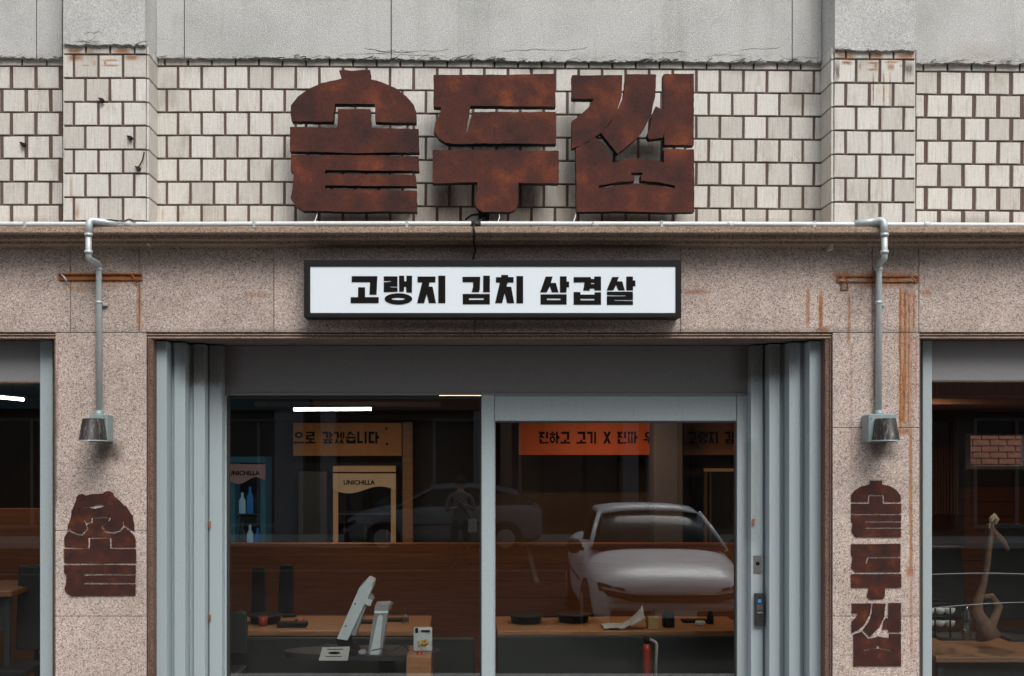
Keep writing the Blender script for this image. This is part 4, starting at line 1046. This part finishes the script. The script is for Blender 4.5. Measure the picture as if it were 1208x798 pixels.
chair('large dark chair back cut by the right edge of the photo', X(1200,1.5), 1.55, .95, h=.72, w=.44)
chair('black chair back in the far left window beside its frame', X(30,1.3), 1.4, .75, h=.62, w=.22)
box('bench', m_chair, shop, X(262,1.25), X(560,1.25), 1.28, 1.34, .15, .86, .01)
box('bench', m_chair, shop, X(586,1.25), X(872,1.25), 1.28, 1.34, .15, .875, .01)

def single(mb, name, mat, label, cat, bevel=0, **k):
    o = mb.build(name, mat, None, bevel, label=label, **k); o['category'] = cat; return o
x, z = X(309,1.55), ZT
single(MB().tube([(x,1.6,z),(x,1.6,z+.07)], [.03,.036], 12), 'cup', simple('red_plastic', (.32,.035,.02), .4), 'small red cup on the left table behind the fixed window', 'cup')
x = X(352,1.55)
single(MB().tube([(x,1.62,z),(x,1.62,z+.06)], [.035,.04], 12), 'cup', simple('orange_plastic', (.34,.10,.05), .4), 'orange cup beside the black sauce tray', 'cup')
single(MB().box(X(328,1.55), X(362,1.55), 1.5, 1.62, z, z+.035), 'tray', m_black, 'black sauce tray on the left table', 'tray', .004)
# crumpled white cloth and a bottle on the right-hand table
m = MB(); nx_, ny_ = 26, 12; rr = random.Random(3); vs = []
for j in range(ny_+1):
    for i in range(nx_+1):
        u, v = i/nx_, j/ny_
        h = .02+.16*max(0, (u-.45)/.55)**1.4*(1-abs(v-.5)*1.1)+.025*noise.noise(Vector((u*6, v*5, 2)))
        vs.append((X(712,1.4)+u*(X(762,1.4)-X(712,1.4)), 1.38+v*.22, ZT+max(.004, h*(1 if u < .97 else .6))))
m.add(vs, [(j*(nx_+1)+i, j*(nx_+1)+i+1, (j+1)*(nx_+1)+i+1, (j+1)*(nx_+1)+i) for j in range(ny_) for i in range(nx_)], True)
o = single(m, 'cloth', simple('white_cloth', (.42,.39,.36), .9), 'crumpled white cloth on the table behind the sliding door', 'cloth'); md = o.modifiers.new('s', 'SOLIDIFY'); md.thickness = .006
single(MB().box(X(765,1.4), X(778,1.4), 1.42, 1.5, ZT, ZT+.09), 'sauce_box', simple('yellow_card', (.40,.27,.10), .6), 'small yellow box beside the crumpled cloth', 'box', .004)
single(MB().box(X(783,1.5), X(796,1.5), 1.5, 1.58, ZT, ZT+.12), 'dispenser', m_black, 'black dispenser standing on the right-hand table', 'dispenser', .006)
xe = X(763,1.1)
t = thing('fire_extinguisher', 'red fire extinguisher with pale sleeve below the crumpled cloth', 'extinguisher', (xe, 1.1, .4))
MB().tube([(xe,1.1,.4),(xe,1.1,.80),(xe,1.1,.85)], [.030,.030,.02], 16).build('cylinder', simple('red_paint', (.30,.03,.015), .4), t)
MB().tube([(xe,1.1,.85),(xe,1.1,.90)], [.02,.016], 10).build('valve', m_black, t)
MB().tube(smooth_path([(xe+.02,1.1,.88),(xe+.07,1.09,.86),(xe+.06,1.09,.6)], .03), .010, 8).build('hose', simple('pale_sleeve', (.4,.36,.33), .6), t)

for lab, nm, px, Yc, h, rad, mt in (
    ('black thermos standing beyond the till screen on the left table', 'thermos', 452, 1.9, .11, .03, m_black),
    ('small clear glass on the left table right of the till stand', 'glass', 478, 1.7, .08, .028, m_cglass),
    ('short dark bottle at the left end of the left table', 'bottle', 284, 1.6, .12, .026, m_chair),
    ('dark bottle near the right end of the right-hand table', 'bottle', 838, 1.7, .10, .026, m_black),
    ('small pale bowl on the right-hand table', 'bowl', 826, 1.6, .035, .04, m_whp)):
    x = X(px, Yc); k_ = (.75, 1) if nm == 'bowl' else (1, .7)
    single(MB().tube([(x,Yc,ZT),(x,Yc,ZT+h*.6),(x,Yc,ZT+h*.8),(x,Yc,ZT+h)], [rad*k_[0],rad,rad*.95*k_[1]/max(k_),rad*k_[1]/max(k_)*.9], 12), nm, mt, lab, nm)
for k, (px, Yc) in enumerate(((430,1.75),(466,1.85),(820,1.8))):
    x = X(px, Yc); single(MB().box(x-.10, x+.10, Yc-.06, Yc+.06, ZT, ZT+.018), 'tray', m_black, ('flat black tray beyond the leaning till screen','flat black tray beyond the till stand','flat black tray at the right end of the right-hand table')[k], 'tray', .003)

# ---- counter with the till right behind the fixed window
YC = .78; zc = Z(770,YC)-.0
m_grp = simple('grey_plastic', (.30,.31,.31), .5)
c = thing('counter', 'dark till counter right behind the fixed window with a wooden strip', 'counter', (X(440,YC), YC, .15))
m = MB(); n = 28; cx0, cy0 = X(455,YC), YC+.12
top = [(cx0+.62*math.cos(2*math.pi*k/n)*(1.15 if math.cos(2*math.pi*k/n) < 0 else .6), cy0+.22*math.sin(2*math.pi*k/n)) for k in range(n)]
m.add([(x,y,zc-.04) for x,y in top]+[(x,y,zc-.005) for x,y in top], [tuple(range(n))[::-1], tuple(range(n,2*n))]+[(k,(k+1)%n,(k+1)%n+n,k+n) for k in range(n)])
m.build('counter_top', simple('dark_laminate', (.035,.035,.04), .35), c)
MB().tube([(cx0,cy0,.15),(cx0,cy0,zc-.041)], .06, 16).build('pedestal', m_black, c)
box('side_panel', m_wood, c, X(480,YC-.1), X(509,YC-.1), YC-.18, YC+.30, .4, zc-.002, .004)
# till screen, leaning, seen from its edge
def slab_along(p0, p1, wid, thk, y0, y1):
    """slab whose long edge runs p0 -> p1 in the XZ plane"""
    a, b_ = Vector((p0[0],0,p0[1])), Vector((p1[0],0,p1[1])); dv = (b_-a).normalized(); nrm = Vector((dv.z,0,-dv.x))
    q = [a, a+nrm*thk, b_+nrm*thk, b_]
    return [(v.x, y0, v.z) for v in q]+[(v.x, y1, v.z) for v in q], [(0,1,2,3)[::-1],(4,5,6,7),(0,1,5,4)[::-1][::-1],(1,2,6,5),(2,3,7,6),(3,0,4,7)]
def P2(px, py, Y=YC): return (X(px,Y), Z(py,Y))
till = thing('till_screen', 'white till screen leaning on its stand, seen edge-on behind the fixed window', 'till', (X(412,YC), YC, zc))
lp_ = lambda *pp: [P2(*q) for q in pp]
MB().poly([lp_((398.5,752),(411,754),(440,693),(441,686),(434,683),(425,692))], YC-.07, YC+.20).build('screen_housing', m_whp, till, .004, seg=2)
MB().poly([lp_((430,697),(437,704),(440,709),(436,714),(433,714),(420,749),(413,747),(416,740))], YC-.05, YC+.18).build('screen_back', m_grp, till, .004, seg=2)
MB().poly([lp_((431,704),(440,707),(438,714),(430,711))], YC-.075, YC-.051).build('bracket', m_whp, till, .003)
for px, py in ((420,711),(409,737)): MB().tube([(P2(px,py)[0], YC-.072, P2(px,py)[1]), (P2(px,py)[0], YC-.0695, P2(px,py)[1])], .006, 8).build('screw', m_black, till)
MB().poly([lp_((397,752),(414,755),(413,762),(399,761))], YC-.05, YC+.12).build('hinge', m_black, till, .003)
MB().poly([lp_((380,764),(420,762),(424,770),(382,771))], YC-.09, YC+.14).build('foot', m_black, till, .004)
st = thing('tablet_stand', 'pale wedge-shaped till stand to the right of the leaning screen', 'stand', (X(445,YC), YC, zc))
MB().poly([lp_((434,773),(450,773),(459,716),(460,712),(443,713))], YC-.04, YC+.14).build('wedge', m_grp, st, .004, seg=2)
MB().poly([lp_((437,771.5),(448,771.5),(452,727),(449.5,724),(446,727))], YC-.055, YC-.0405).build('face', m_whp, st, .002)
MB().poly([lp_((442,722.5),(458,722.5),(458.5,720),(442.5,720))], YC-.048, YC-.0405).build('light_edge', simple('bright_plastic', (.85,.9,.9), .3), st, .001)
MB().poly([lp_((444,720),(461,719),(463,713),(446,713))], YC-.03, YC+.12).build('top', simple('brown_plastic', (.16,.13,.12), .4), st, .002)
single(MB().tube(smooth_path([(*(X(440,YC),), YC-.10, zc+.03), (X(452,YC), YC-.12, zc+.05), (X(462,YC), YC-.10, zc+.02), (X(476,YC), YC-.08, zc+.07), (X(483,YC), YC-.05, zc+.02)], .03), .0035, 6), 'cable', m_blackc, 'thin dark cable looping in front of the till stand', 'cable')
# small printed card and mouse
cd = thing('printed_card', 'small white printed card at the foot of the leaning till screen', 'card', (X(393,YC-.1), YC-.1, zc))
MB().poly([[ (X(376,YC-.12), Z(776,YC-.12)-.02), (X(410,YC-.12), Z(776,YC-.12)-.02), (X(413,YC-.12), Z(763,YC-.12)), (X(380,YC-.12), Z(764,YC-.12)) ]], YC-.12, YC-.115).build('card', simple('card_white', (.55,.54,.5), .6), cd)
Yq = YC-.1215
MB().poly([[(X(394.5,YC-.12)+.045*math.cos(k*math.pi/8)*(1 if k % 2 else .8), Z(770.5,YC-.12)+.009*math.sin(k*math.pi/8)) for k in range(16)]], Yq, Yq+.001).build('emblem', m_letter, cd)
box('print_line', m_letter, cd, X(386,YC-.12), X(405,YC-.12), Yq, Yq+.001, Z(766.6,YC-.12), Z(765.8,YC-.12), 0)
box('print_line', m_letter, cd, X(384,YC-.12), X(403,YC-.12), Yq, Yq+.001, Z(775,YC-.12), Z(774.2,YC-.12), 0)
single(MB().tube([(X(427,YC-.1),YC-.06,zc),(X(427,YC-.1),YC-.06,zc+.02),(X(427,YC-.1),YC-.06,zc+.032)], [.032,.03,.012], 14), 'mouse', m_grp, 'round grey puck beside the till stand', 'puck')
# card reader, gold ornament, red toy on the wooden strip
cr_ = thing('card_reader', 'white card reader on the wooden strip right of the till stand', 'card reader', (X(499,YC), YC, zc))
box('body', m_whp, cr_, X(487.5,YC), X(509.5,YC), YC+.05, YC+.14, zc, Z(742,YC+.05), .005, seg=2)
box('slot', m_black, cr_, X(496.5,YC), X(507,YC), YC+.044, YC+.0495, Z(746,YC+.05), Z(743.5,YC+.05), .001)
box('key', m_black, cr_, X(489.5,YC), X(493,YC), YC+.044, YC+.0495, Z(747,YC+.05), Z(741,YC+.05), .001)
m = MB(); rr = random.Random(9)
for k in range(14):
    p = Vector((X(499,YC)+rr.uniform(-.035,.035), YC-.02+rr.uniform(-.02,.02), Z(758,YC)+rr.uniform(-.02,.022)))
    m.tube([p+Vector((0,0,-.010)), p, p+Vector((0,0,.010))], [.005,.013,.005], 7)
single(m, 'ornament', simple('gold', (.75,.50,.12), .3, .8), 'little gold ornament in front of the card reader', 'ornament')
xx, zz = X(494.5,YC-.05), Z(776,YC-.05)
m = MB().tube([(xx,YC-.06,zz-.03),(xx,YC-.06,zz+.03),(xx,YC-.06,zz+.042)], [.017,.018,.006], 12)
m.tube([(xx+.034,YC-.06,zz-.03),(xx+.034,YC-.06,zz+.012),(xx+.034,YC-.06,zz+.022)], [.015,.015,.006], 12)
single(m, 'ornament', simple('glossy_red', (.55,.02,.015), .25), 'tiny red ornament below the gold one', 'ornament')

# ---- far right window: rack of dishes, dried branch, strings
YR2 = .75
rk = thing('dish_rack', 'dark metal rack with white dishes behind the far right window', 'rack', (X(1118,YR2), YR2, Z(752,YR2)))
za, zb2 = Z(752,YR2), Z(712,YR2)
m = MB()
for px in (1085,1103,1121,1136):
    for yy in (YR2, YR2+.2): m.tube([(X(px,YR2),yy,za),(X(px,YR2),yy,zb2)], .006, 6)
for py in (713,728,743):
    for yy in (YR2, YR2+.2): m.tube([(X(1085,YR2),yy,Z(py,YR2)),(X(1136,YR2),yy,Z(py,YR2))], .006, 6)
m.build('frame', m_black, rk)
for py in (728,743):
    for k in range(4):
        px = 1092+k*12; cxx = X(px,YR2)
        MB().tube([(cxx,YR2+.1,Z(py,YR2)+.008),(cxx,YR2+.1,Z(py,YR2)+.02),(cxx,YR2+.1,Z(py,YR2)+.045)], [.018,.03,.035], 14).build('dish', m_whp, rk)
xb_ = X(1140,.7)
single(MB().tube([(xb_,.7,za),(xb_,.7,za+.16),(xb_,.7,za+.19),(xb_,.7,za+.23)], [.032,.032,.016,.018], 14), 'bottle', glass_mat('bottle_glass', .12, (.7,.75,.72)), 'clear bottle beside the dish rack in the far right window', 'bottle')
br = thing('driftwood_ornament', 'pale gnarled branch ornament standing behind the far right window', 'ornament', (X(1162,.9), .9, Z(752,.9)))
Yb = .9
m_bark = simple('pale_bark', (.17,.095,.06), .85, var=.6, scale=20, bmp=.4); m_bone = simple('bleached_wood', (.58,.47,.34), .7, var=.2)
q3 = lambda px, py, dy=0: (X(px,Yb), Yb+dy, Z(py,Yb))
MB().tube([q3(1166,752),q3(1160,735),q3(1152,722),q3(1156,708,.02),q3(1162,690,.02),q3(1165,665),q3(1167,645),q3(1170,625),q3(1171,612)], [.09,.05,.045,.03,.022,.02,.02,.018,.014], 10).build('trunk', m_bark, br)
MB().tube([q3(1163,748),q3(1174,735,.03),q3(1181,716,.03),q3(1172,704,.03),q3(1160,706,.02)], [.06,.03,.026,.022,.02], 9).build('loop', m_bark, br)
MB().tube([q3(1168,622),q3(1176,632),q3(1184,640),q3(1190,650)], [.016,.026,.022,.012], 8).build('twig', m_bark, br)
MB().tube([q3(1169,617),q3(1170,612),q3(1173,609),q3(1176,613),q3(1174,619)], [.012,.018,.02,.017,.008], 9).build('knob', m_bone, br)
MB().tube([q3(1169,618),q3(1168,630),q3(1169,640)], [.010,.009,.006], 8).build('pale_strip', m_bone, br)
for lab, a, b_, mid in (('upper thin string stretched across the far right window', 678, 681, 679), ('lower thin string sagging across the far right window', 718, 711, 709)):
    pts = [(X(1096+k*14,.35), .35, Z(a+(b_-a)*k/12-3*math.sin(math.pi*k/12), .35)) for k in range(13)]
    single(MB().tube(pts, .0026, 5), 'string', simple('pale_string', (.5,.5,.5), .5), lab, 'string')
# far left window: side table with plants of light
table('wooden table in the far left window', X(-80,1.2), X(20,1.2), 1.1, 1.8, Z(690,1.5), m_wood_d)
MB().tube([(X(34,3.9),3.9,Z(536,3.9)),(X(34,3.9),3.9,Z(538,3.9))], .012, 8)

# alley wall of bricks behind the back window
al = thing('alley_wall', 'red brick wall outside the small back window in the far right window', 'wall', (X(1180,6.2), 6.2, 0))
box('wall', simple('pale_mortar', (.34,.31,.28), .9), al, 3.2, 9.5, 6.3, 6.5, 0, 3.4, 0)
m = MB(); rr = random.Random(2)
for r_ in range(22):
    z0 = 1.5+r_*.072
    for k in range(24):
        x0_ = 4.3+k*.2+(.1 if r_ % 2 else 0); j_ = rr.uniform(0,.006)
        m.box(x0_, x0_+.188, 6.284-j_, 6.3, z0, z0+.060)
m.build('bricks', simple('red_brick', (.30,.12,.08), .9, var=.5, scale=9, bmp=.4), al, .0, kind='stuff')
box('ground', m_concrete, None, -12, 12, 5.13, 9, -.02, .05, 0, kind='structure')

# ------------------------------------------------------------------ the other side of the street, behind the camera
YO = -21.0
def opposite(lab, x0, x1, H, wall_m, cols, sign_m, bays):
    t = thing('street_building', lab, 'building', ((x0+x1)/2, YO, .14), 'buildings across the street')
    box('wall', wall_m, t, x0, x1, YO-8, YO-.6, .0, 3.6, 0)                 # recessed shop floor
    ws = []                                                               # upper storeys with real openings
    loops = [[(x0,3.6),(x1,3.6),(x1,H),(x0,H)]]
    n = bays; bw_ = (x1-x0)/n; z = 4.5
    while z+1.5 < H-.4:
        for k in range(n):
            a = x0+bw_*(k+.22); loops.append([(a,z),(a+bw_*.56,z),(a+bw_*.56,z+1.5),(a,z+1.5)]); ws.append((a, a+bw_*.56, z, z+1.5))
        z += 3.0
    MB().poly(loops, YO-.25, YO).build('upper_wall', wall_m, t)
    box('core', m_concrete, t, x0, x1, YO-8, YO-.252, 3.61, H-.02, 0)
    for a, b_, c, d_ in ws:
        f = MB().poly([[(a,c),(b_,c),(b_,d_),(a,d_)], [(a+.05,c+.05),(b_-.05,c+.05),(b_-.05,d_-.05),(a+.05,d_-.05)]], YO-.2, YO-.12).build('window', m_black, t)
        box('pane', m_dkglass, f, a+.05, b_-.05, YO-.17, YO-.16, c+.05, d_-.05, 0)
        box('sill', m_concrete, f, a-.05, b_+.05, YO-.1, YO+.06, c-.07, c-.003, 0)
    for xc, w in cols: box('column', m_colm, t, xc-w/2, xc+w/2, YO-.5, YO+.03, .14, 3.595, .01)
    box('fascia', sign_m, t, x0+.02, x1-.02, YO+.004, YO+.10, 3.3, 3.9, .01)
    for k in range(n):
        a, b_ = x0+bw_*k+.25, x0+bw_*(k+1)-.25
        f = MB().poly([[(a,.3),(b_,.3),(b_,3.1),(a,3.1)], [(a+.08,.38),((a+b_)/2-.04,.38),((a+b_)/2-.04,3.02),(a+.08,3.02)], [((a+b_)/2+.04,.38),(b_-.08,.38),(b_-.08,3.02),((a+b_)/2+.04,3.02)]], YO-.58, YO-.50).build('shopfront', m_colm if k % 2 else m_black, t)
        box('pane', m_dkglass, f, a+.08, b_-.08, YO-.595, YO-.59, .38, 3.02, 0)
    box('parapet', m_concrete, t, x0, x1, YO-.3, YO+.08, H+.002, H+.5, 0)
    return t
m_dkglass = simple('dark_shop_glass', (.012,.013,.014), .12, bmp=0)
m_colm = simple('grey_column_stone', (.15,.145,.15), .85, var=.2, scale=5)
m_ob = simple('dark_brown_brick', (.060,.042,.036), .9, var=.35, scale=8); m_og = simple('dark_grey_render', (.062,.062,.066), .9, var=.25, scale=3); m_oc = simple('dark_beige_render', (.085,.073,.062), .9, var=.25, scale=3)
opposite('grey three-storey building across the street, left of the others', -15, -3.75, 14.5, m_og, [(-14.6,.5),(-9.4,.5),(-4.3,.72)], simple('dark_teal_sign', (.02,.06,.07), .6), 4)
opposite('brown brick building across the street straight behind the camera', -3.7, 4.7, 17, m_ob, [(-3.3,.4),(.6,.4),(4.4,.4)], simple('brown_sign', (.10,.045,.03), .6), 3)
opposite('beige building across the street on the right', 4.75, 15.5, 14, m_oc, [(5.2,.75),(10,.5),(15.2,.5)], simple('dark_red_sign', (.12,.03,.02), .6), 4)
# utility pole with a wire
t = thing('utility_pole', 'tan utility pole on the far pavement', 'pole', (1.15, -13.6+ -5.6, .14))
MB().tube([(1.15,-19.2,.14),(1.15,-19.2,8.5)], [.15,.11], 14).build('pole', simple('tan_concrete', (.26,.17,.12), .9), t)
MB().tube([(.5,-19.2,7.6),(1.8,-19.2,7.6)], .04, 8).build('crossarm', m_galv, t)
box('service_box', m_black, t, 1.0, 1.3, -19.03, -18.85, 3.2, 3.7, .01)

# ---- cars
def car(loc, rz, paint, lab, group='parked cars'):
    root = thing('parked_car', lab, 'car', (0, 0, 0), group)
    # body runs along -Y, nose at y = 0; stations: y, half width, sill z, belt z, deck z
    st = [(0,.52,.34,.56,.66),(-.06,.70,.27,.66,.74),(-.2,.82,.23,.74,.83),(-.5,.885,.20,.80,.92),(-.95,.915,.19,.88,1.00),(-1.35,.925,.19,.95,1.05),(-2.1,.93,.19,.98,1.05),(-3.0,.93,.19,1.0,1.06),(-3.8,.92,.20,1.02,1.08),(-4.25,.87,.24,1.0,1.08),(-4.42,.76,.32,.92,1.0)]
    def sect(y, w, s_, b_, d_):
        h = [(0,d_+.012),(w*.45,d_+.008),(w*.80,d_-.02),(w*.95,b_+.0),(w,b_-.10),(w*1.01,(b_+s_)/2),(w*.985,s_+.10),(w*.90,s_),(0,s_)]
        return [(-x, y, z) for x, z in h[::-1][:-1]]+[(x, y, z) for x, z in h]
    m = MB(); secs = [sect(*q) for q in st]; n = len(secs[0])
    vs = [p for s_ in secs for p in s_]
    fs = [(i*n+k, i*n+k+1, (i+1)*n+k+1, (i+1)*n+k) for i in range(len(secs)-1) for k in range(n-1)]
    fs.append(tuple(range(n))[::-1]); fs.append(tuple((len(secs)-1)*n+k for k in range(n)))
    m.add(vs, [f[::-1] for f in fs], True)
    body = m.build('body', paint, root); sb = body.modifiers.new('s', 'SUBSURF'); sb.levels = sb.render_levels = 2
    # glasshouse and roof
    gs = [(-1.15,.78,1.02,1.03),(-1.95,.64,1.03,1.46),(-2.5,.64,1.03,1.51),(-3.2,.63,1.03,1.49),(-3.85,.62,1.04,1.35),(-4.2,.62,1.05,1.12)]
    m = MB(); vs = []
    for y, w, z0, z1 in gs:
        h = [(w*1.13 if z1 > 1.2 else w*1.06, z0),(w*1.04,(z0+z1)/2+.02),(w*.93,z1-.03),(w*.55,z1),(0,z1+.01)]
        vs += [(-x,y,z) for x,z in h]+[(x,y,z) for x,z in h[::-1][1:]]
    n = 9; L = len(gs)
    m.add(vs, [(i*n+k, (i+1)*n+k, (i+1)*n+k+1, i*n+k+1) for i in range(L-1) for k in range(n-1)]+[tuple(range(n)), tuple((L-1)*n+k for k in range(n))[::-1]], True)
    gh = m.build('glasshouse', m_carglass, root)
    m = MB(); vs = []
    for y, w, z0, z1 in gs[1:5]:
        h = [(w*1.005, z1-.085),(w*.95,z1-.03+.012),(w*.55,z1+.016),(0,z1+.026)]
        vs += [(-x,y+(.05 if y == gs[1][0] else 0),z) for x,z in h]+[(x,y+(.05 if y == gs[1][0] else 0),z) for x,z in h[::-1][1:]]
    n = 7; m.add(vs, [(i*n+k, (i+1)*n+k, (i+1)*n+k+1, i*n+k+1) for i in range(3) for k in range(n-1)], True)
    rf = m.build('roof', paint, root); q = rf.modifiers.new('s', 'SOLIDIFY'); q.thickness = .02
    for s_ in (-1, 1):
        MB().tube([(s_*.83,-1.18,1.02),(s_*.735,-1.6,1.25),(s_*.645,-1.95,1.43)], .028, 8).build('pillar', paint, root)
        MB().tube([(s_*.76,-2.75,1.03),(s_*.65,-2.78,1.43)], .035, 8).build('pillar', m_black, root)
        mb = MB().tube([(s_*1.0,-1.42,1.02),(s_*1.0,-1.50,1.04),(s_*1.0,-1.55,1.04)], [.07,.10,.06], 12); mb.build('wing_mirror', m_black, root)
        MB().tube([(s_*.88,-1.48,1.0),(s_*.97,-1.5,1.02)], .025, 8).build('mirror_arm', m_black, root)
        hl = MB().add([(s_*.50,-.045,.60),(s_*.79,-.22,.64),(s_*.81,-.25,.73),(s_*.52,-.07,.68),(s_*.50,-.10,.60),(s_*.76,-.28,.64),(s_*.78,-.30,.73),(s_*.52,-.13,.68)],
            [(0,1,2,3),(4,7,6,5),(0,4,5,1),(1,5,6,2),(2,6,7,3),(3,7,4,0)]).build('headlight', m_black, root)
        hl.location.y += .05; hl.location.x += s_*.03
        MB().tube([(s_*.66,-.06,.665),(s_*.66,-.11,.665)], .035, 12).build('lens', m_chrome, root)
        for yy in (-.86, -3.55):
            MB().tube([(s_*.80,yy,.335),(s_*.935,yy,.335)], .375, 26).build('wheel_arch', m_black, root)
            w = MB().tube([(s_*.74,yy,.325),(s_*.955,yy,.325)], .325, 26).build('wheel', m_black, root)
            MB().tube([(s_*.953,yy,.325),(s_*.962,yy,.325)], .21, 16).build('rim', m_chrome, w)
        MB().tube([(s_*.935,-1.5,.62),(s_*.95,-3.4,.66)], .012, 6).build('side_trim', m_black, root)
    # front: dark band, white lower lip, plate
    MB().poly([[(-.76,.62),(-.45,.548),(.45,.548),(.76,.62),(.80,.69),(.45,.635),(-.45,.635),(-.80,.69)]], .035, -.30).build('grille', m_black, root)
    for v in root.children:
        if v.name.startswith('grille'): v.location.y = .0
    box('lower_grille', m_black, root, -.70, .70, -.14, .025, .22, .43, .02)
    box('bumper_lip', paint, root, -.76, .76, -.2, .05, .455, .535, .03, seg=3)
    box('number_plate', m_whp, root, -.25, .25, .03, .055, .36, .46, .004)
    box('plate_band', simple('plate_blue', (.05,.12,.35), .5), root, -.25, -.215, .0551, .057, .365, .455, 0)
    root.location = loc; root.rotation_euler = (0, 0, rz)
    return root
m_carw = simple('white_car_paint', (.74,.75,.76), .28, var=.02, scale=2, bmp=0)
m_carglass = simple('car_glass', (.012,.019,.021), .15, bmp=0, spec=.12)
c1 = car((2.42, -4.75, 0), R(1.5), m_carw, 'white hatchback parked across the street side, nose towards the restaurant')
c2 = car((-2.5, -18.0, 0), R(90), simple('grey_car_paint', (.15,.155,.17), .45, var=.02, scale=2, bmp=0), 'grey hatchback parked sideways at the far kerb')

# ---- person across the road, photographed as a dim reflection
def person(lab, loc):
    t = thing('person', lab, 'person', loc)
    J = {'pel':(0,0,.92,.13,.10),'wai':(0,.01,1.08,.125,.09),'che':(0,.015,1.28,.165,.105),'sho':(0,.0,1.42,.13,.08),'nec':(0,.0,1.50,.055,.055),'hd1':(0,-.015,1.58,.075,.085),'hd2':(0,-.01,1.67,.085,.098),'hd3':(0,.0,1.735,.06,.07)}
    E = [('pel','wai'),('wai','che'),('che','sho'),('sho','nec'),('nec','hd1'),('hd1','hd2'),('hd2','hd3')]
    for s_, n in ((-1,'l'),(1,'r')):
        J.update({'sh'+n:(s_*.185,.0,1.40,.058,.058),'el'+n:(s_*.27,.03,1.14,.045,.045),'wr'+n:(s_*.15,.27,1.22 if s_ > 0 else 1.18,.028,.024),'pa'+n:(s_*.11,.335,1.25 if s_ > 0 else 1.20,.036,.018),
                  'hi'+n:(s_*.10,.0,.88,.085,.09),'kn'+n:(s_*.12,.02,.50,.058,.062),'an'+n:(s_*.13,-.02,.10,.038,.042),'to'+n:(s_*.145,.14,.045,.042,.03)})
        E += [('sho','sh'+n),('sh'+n,'el'+n),('el'+n,'wr'+n),('wr'+n,'pa'+n),('pel','hi'+n),('hi'+n,'kn'+n),('kn'+n,'an'+n),('an'+n,'to'+n)]
        pz = J['pa'+n][2]
        for q in range(4):      # fingers curled round the camera
            ox = -s_*.012*0+ (q-1.5)*.018; l = (.030,.036,.034,.026)[q]
            J['f%d%s'%(q,n)] = (s_*.11+ox, .365, pz+.012, .0085, .0085); J['g%d%s'%(q,n)] = (s_*.10+ox, .365+l*.6, pz-l*.2, .0075, .0075)
            E += [('pa'+n,'f%d%s'%(q,n)),('f%d%s'%(q,n),'g%d%s'%(q,n))]
        J['th'+n] = (s_*.07,.33,pz+.02,.010,.010); J['ti'+n] = (s_*.055,.355,pz+.03,.008,.008)
        E += [('pa'+n,'th'+n),('th'+n,'ti'+n)]
    keys = list(J); me = bpy.data.meshes.new('body')
    me.from_pydata([J[k][:3] for k in keys], [(keys.index(a), keys.index(b_)) for a, b_ in E], [])
    o = bpy.data.objects.new('body', me); COL.objects.link(o)
    sk = o.modifiers.new('skin', 'SKIN'); sk.use_smooth_shade = True
    for i, k in enumerate(keys):
        v = me.skin_vertices[0].data[i]; v.radius = J[k][3:5]; v.use_root = (k == 'pel')
    sb = o.modifiers.new('s', 'SUBSURF'); sb.levels = sb.render_levels = 1
    dg = bpy.context.evaluated_depsgraph_get(); m2 = bpy.data.meshes.new_from_object(o.evaluated_get(dg)); bpy.data.objects.remove(o)
    mats = [simple('skin', (.42,.25,.18), .5), simple('grey_jacket', (.13,.13,.145), .9), simple('dark_trousers', (.03,.03,.04), .9), simple('dark_shoes', (.02,.02,.02), .6)]
    m2.materials.clear()
    for q in mats: m2.materials.append(q)
    for p in m2.polygons:
        c = p.center; z = c.z
        p.material_index = 0 if (z > 1.475 and abs(c.x) < .12) or (c.y > .26 and z > 1) else 3 if z < .09 else 2 if z < .93 else 1
    o = bpy.data.objects.new('body', m2); COL.objects.link(o); place(o, loc, t)
    ox, oy, oz = loc
    cap = MB().tube([(ox,oy-.005,oz+1.64),(ox,oy-.005,oz+1.70),(ox,oy-.002,oz+1.76),(ox,oy,oz+1.79)], [.105,.107,.085,.03], 16); cap.build('cap', m_black, t)
    MB().poly([[(ox-.08,oz+1.70),(ox+.08,oz+1.70),(ox+.07,oz+1.712),(ox-.07,oz+1.712)]], oy+.09, oy+.18).build('cap_peak', m_black, t)
    for s_ in (-1, 1):
        MB().tube([(ox+s_*.032,oy+.086,oz+1.655),(ox+s_*.032,oy+.094,oz+1.655)], .011, 8).build('eye', m_black, t)
        MB().tube([(ox+s_*.086,oy-.005,oz+1.61),(ox+s_*.098,oy-.012,oz+1.645),(ox+s_*.09,oy-.012,oz+1.67)], [.01,.016,.01], 8).build('ear', mats[0], t)
    MB().tube([(ox,oy+.085,oz+1.655),(ox,oy+.108,oz+1.615),(ox,oy+.09,oz+1.605)], [.008,.015,.008], 8).build('nose', mats[0], t)
    MB().tube([(ox-.022,oy+.083,oz+1.575),(ox,oy+.088,oz+1.573),(ox+.022,oy+.083,oz+1.575)], .006, 6).build('mouth', simple('lips', (.3,.12,.1), .5), t)
    MB().tube(smooth_path([(ox-.17,oy+.02,oz+1.42),(ox,oy+.13,oz+1.25),(ox+.19,oy+.10,oz+.98)], .1), .014, 6).build('bag_strap', m_black, t)
    b = MB().box(ox+.14, ox+.30, oy-.02, oy+.14, oz+.72, oz+.98).build('shoulder_bag', simple('pale_bag', (.5,.48,.44), .9), None, .03, seg=3, label='pale shoulder bag at the hip of the person in the cap'); b['category'] = 'bag'
    return t
person('person in a black cap and grey jacket standing across the road with raised hands', (.05, -13.2, 0))
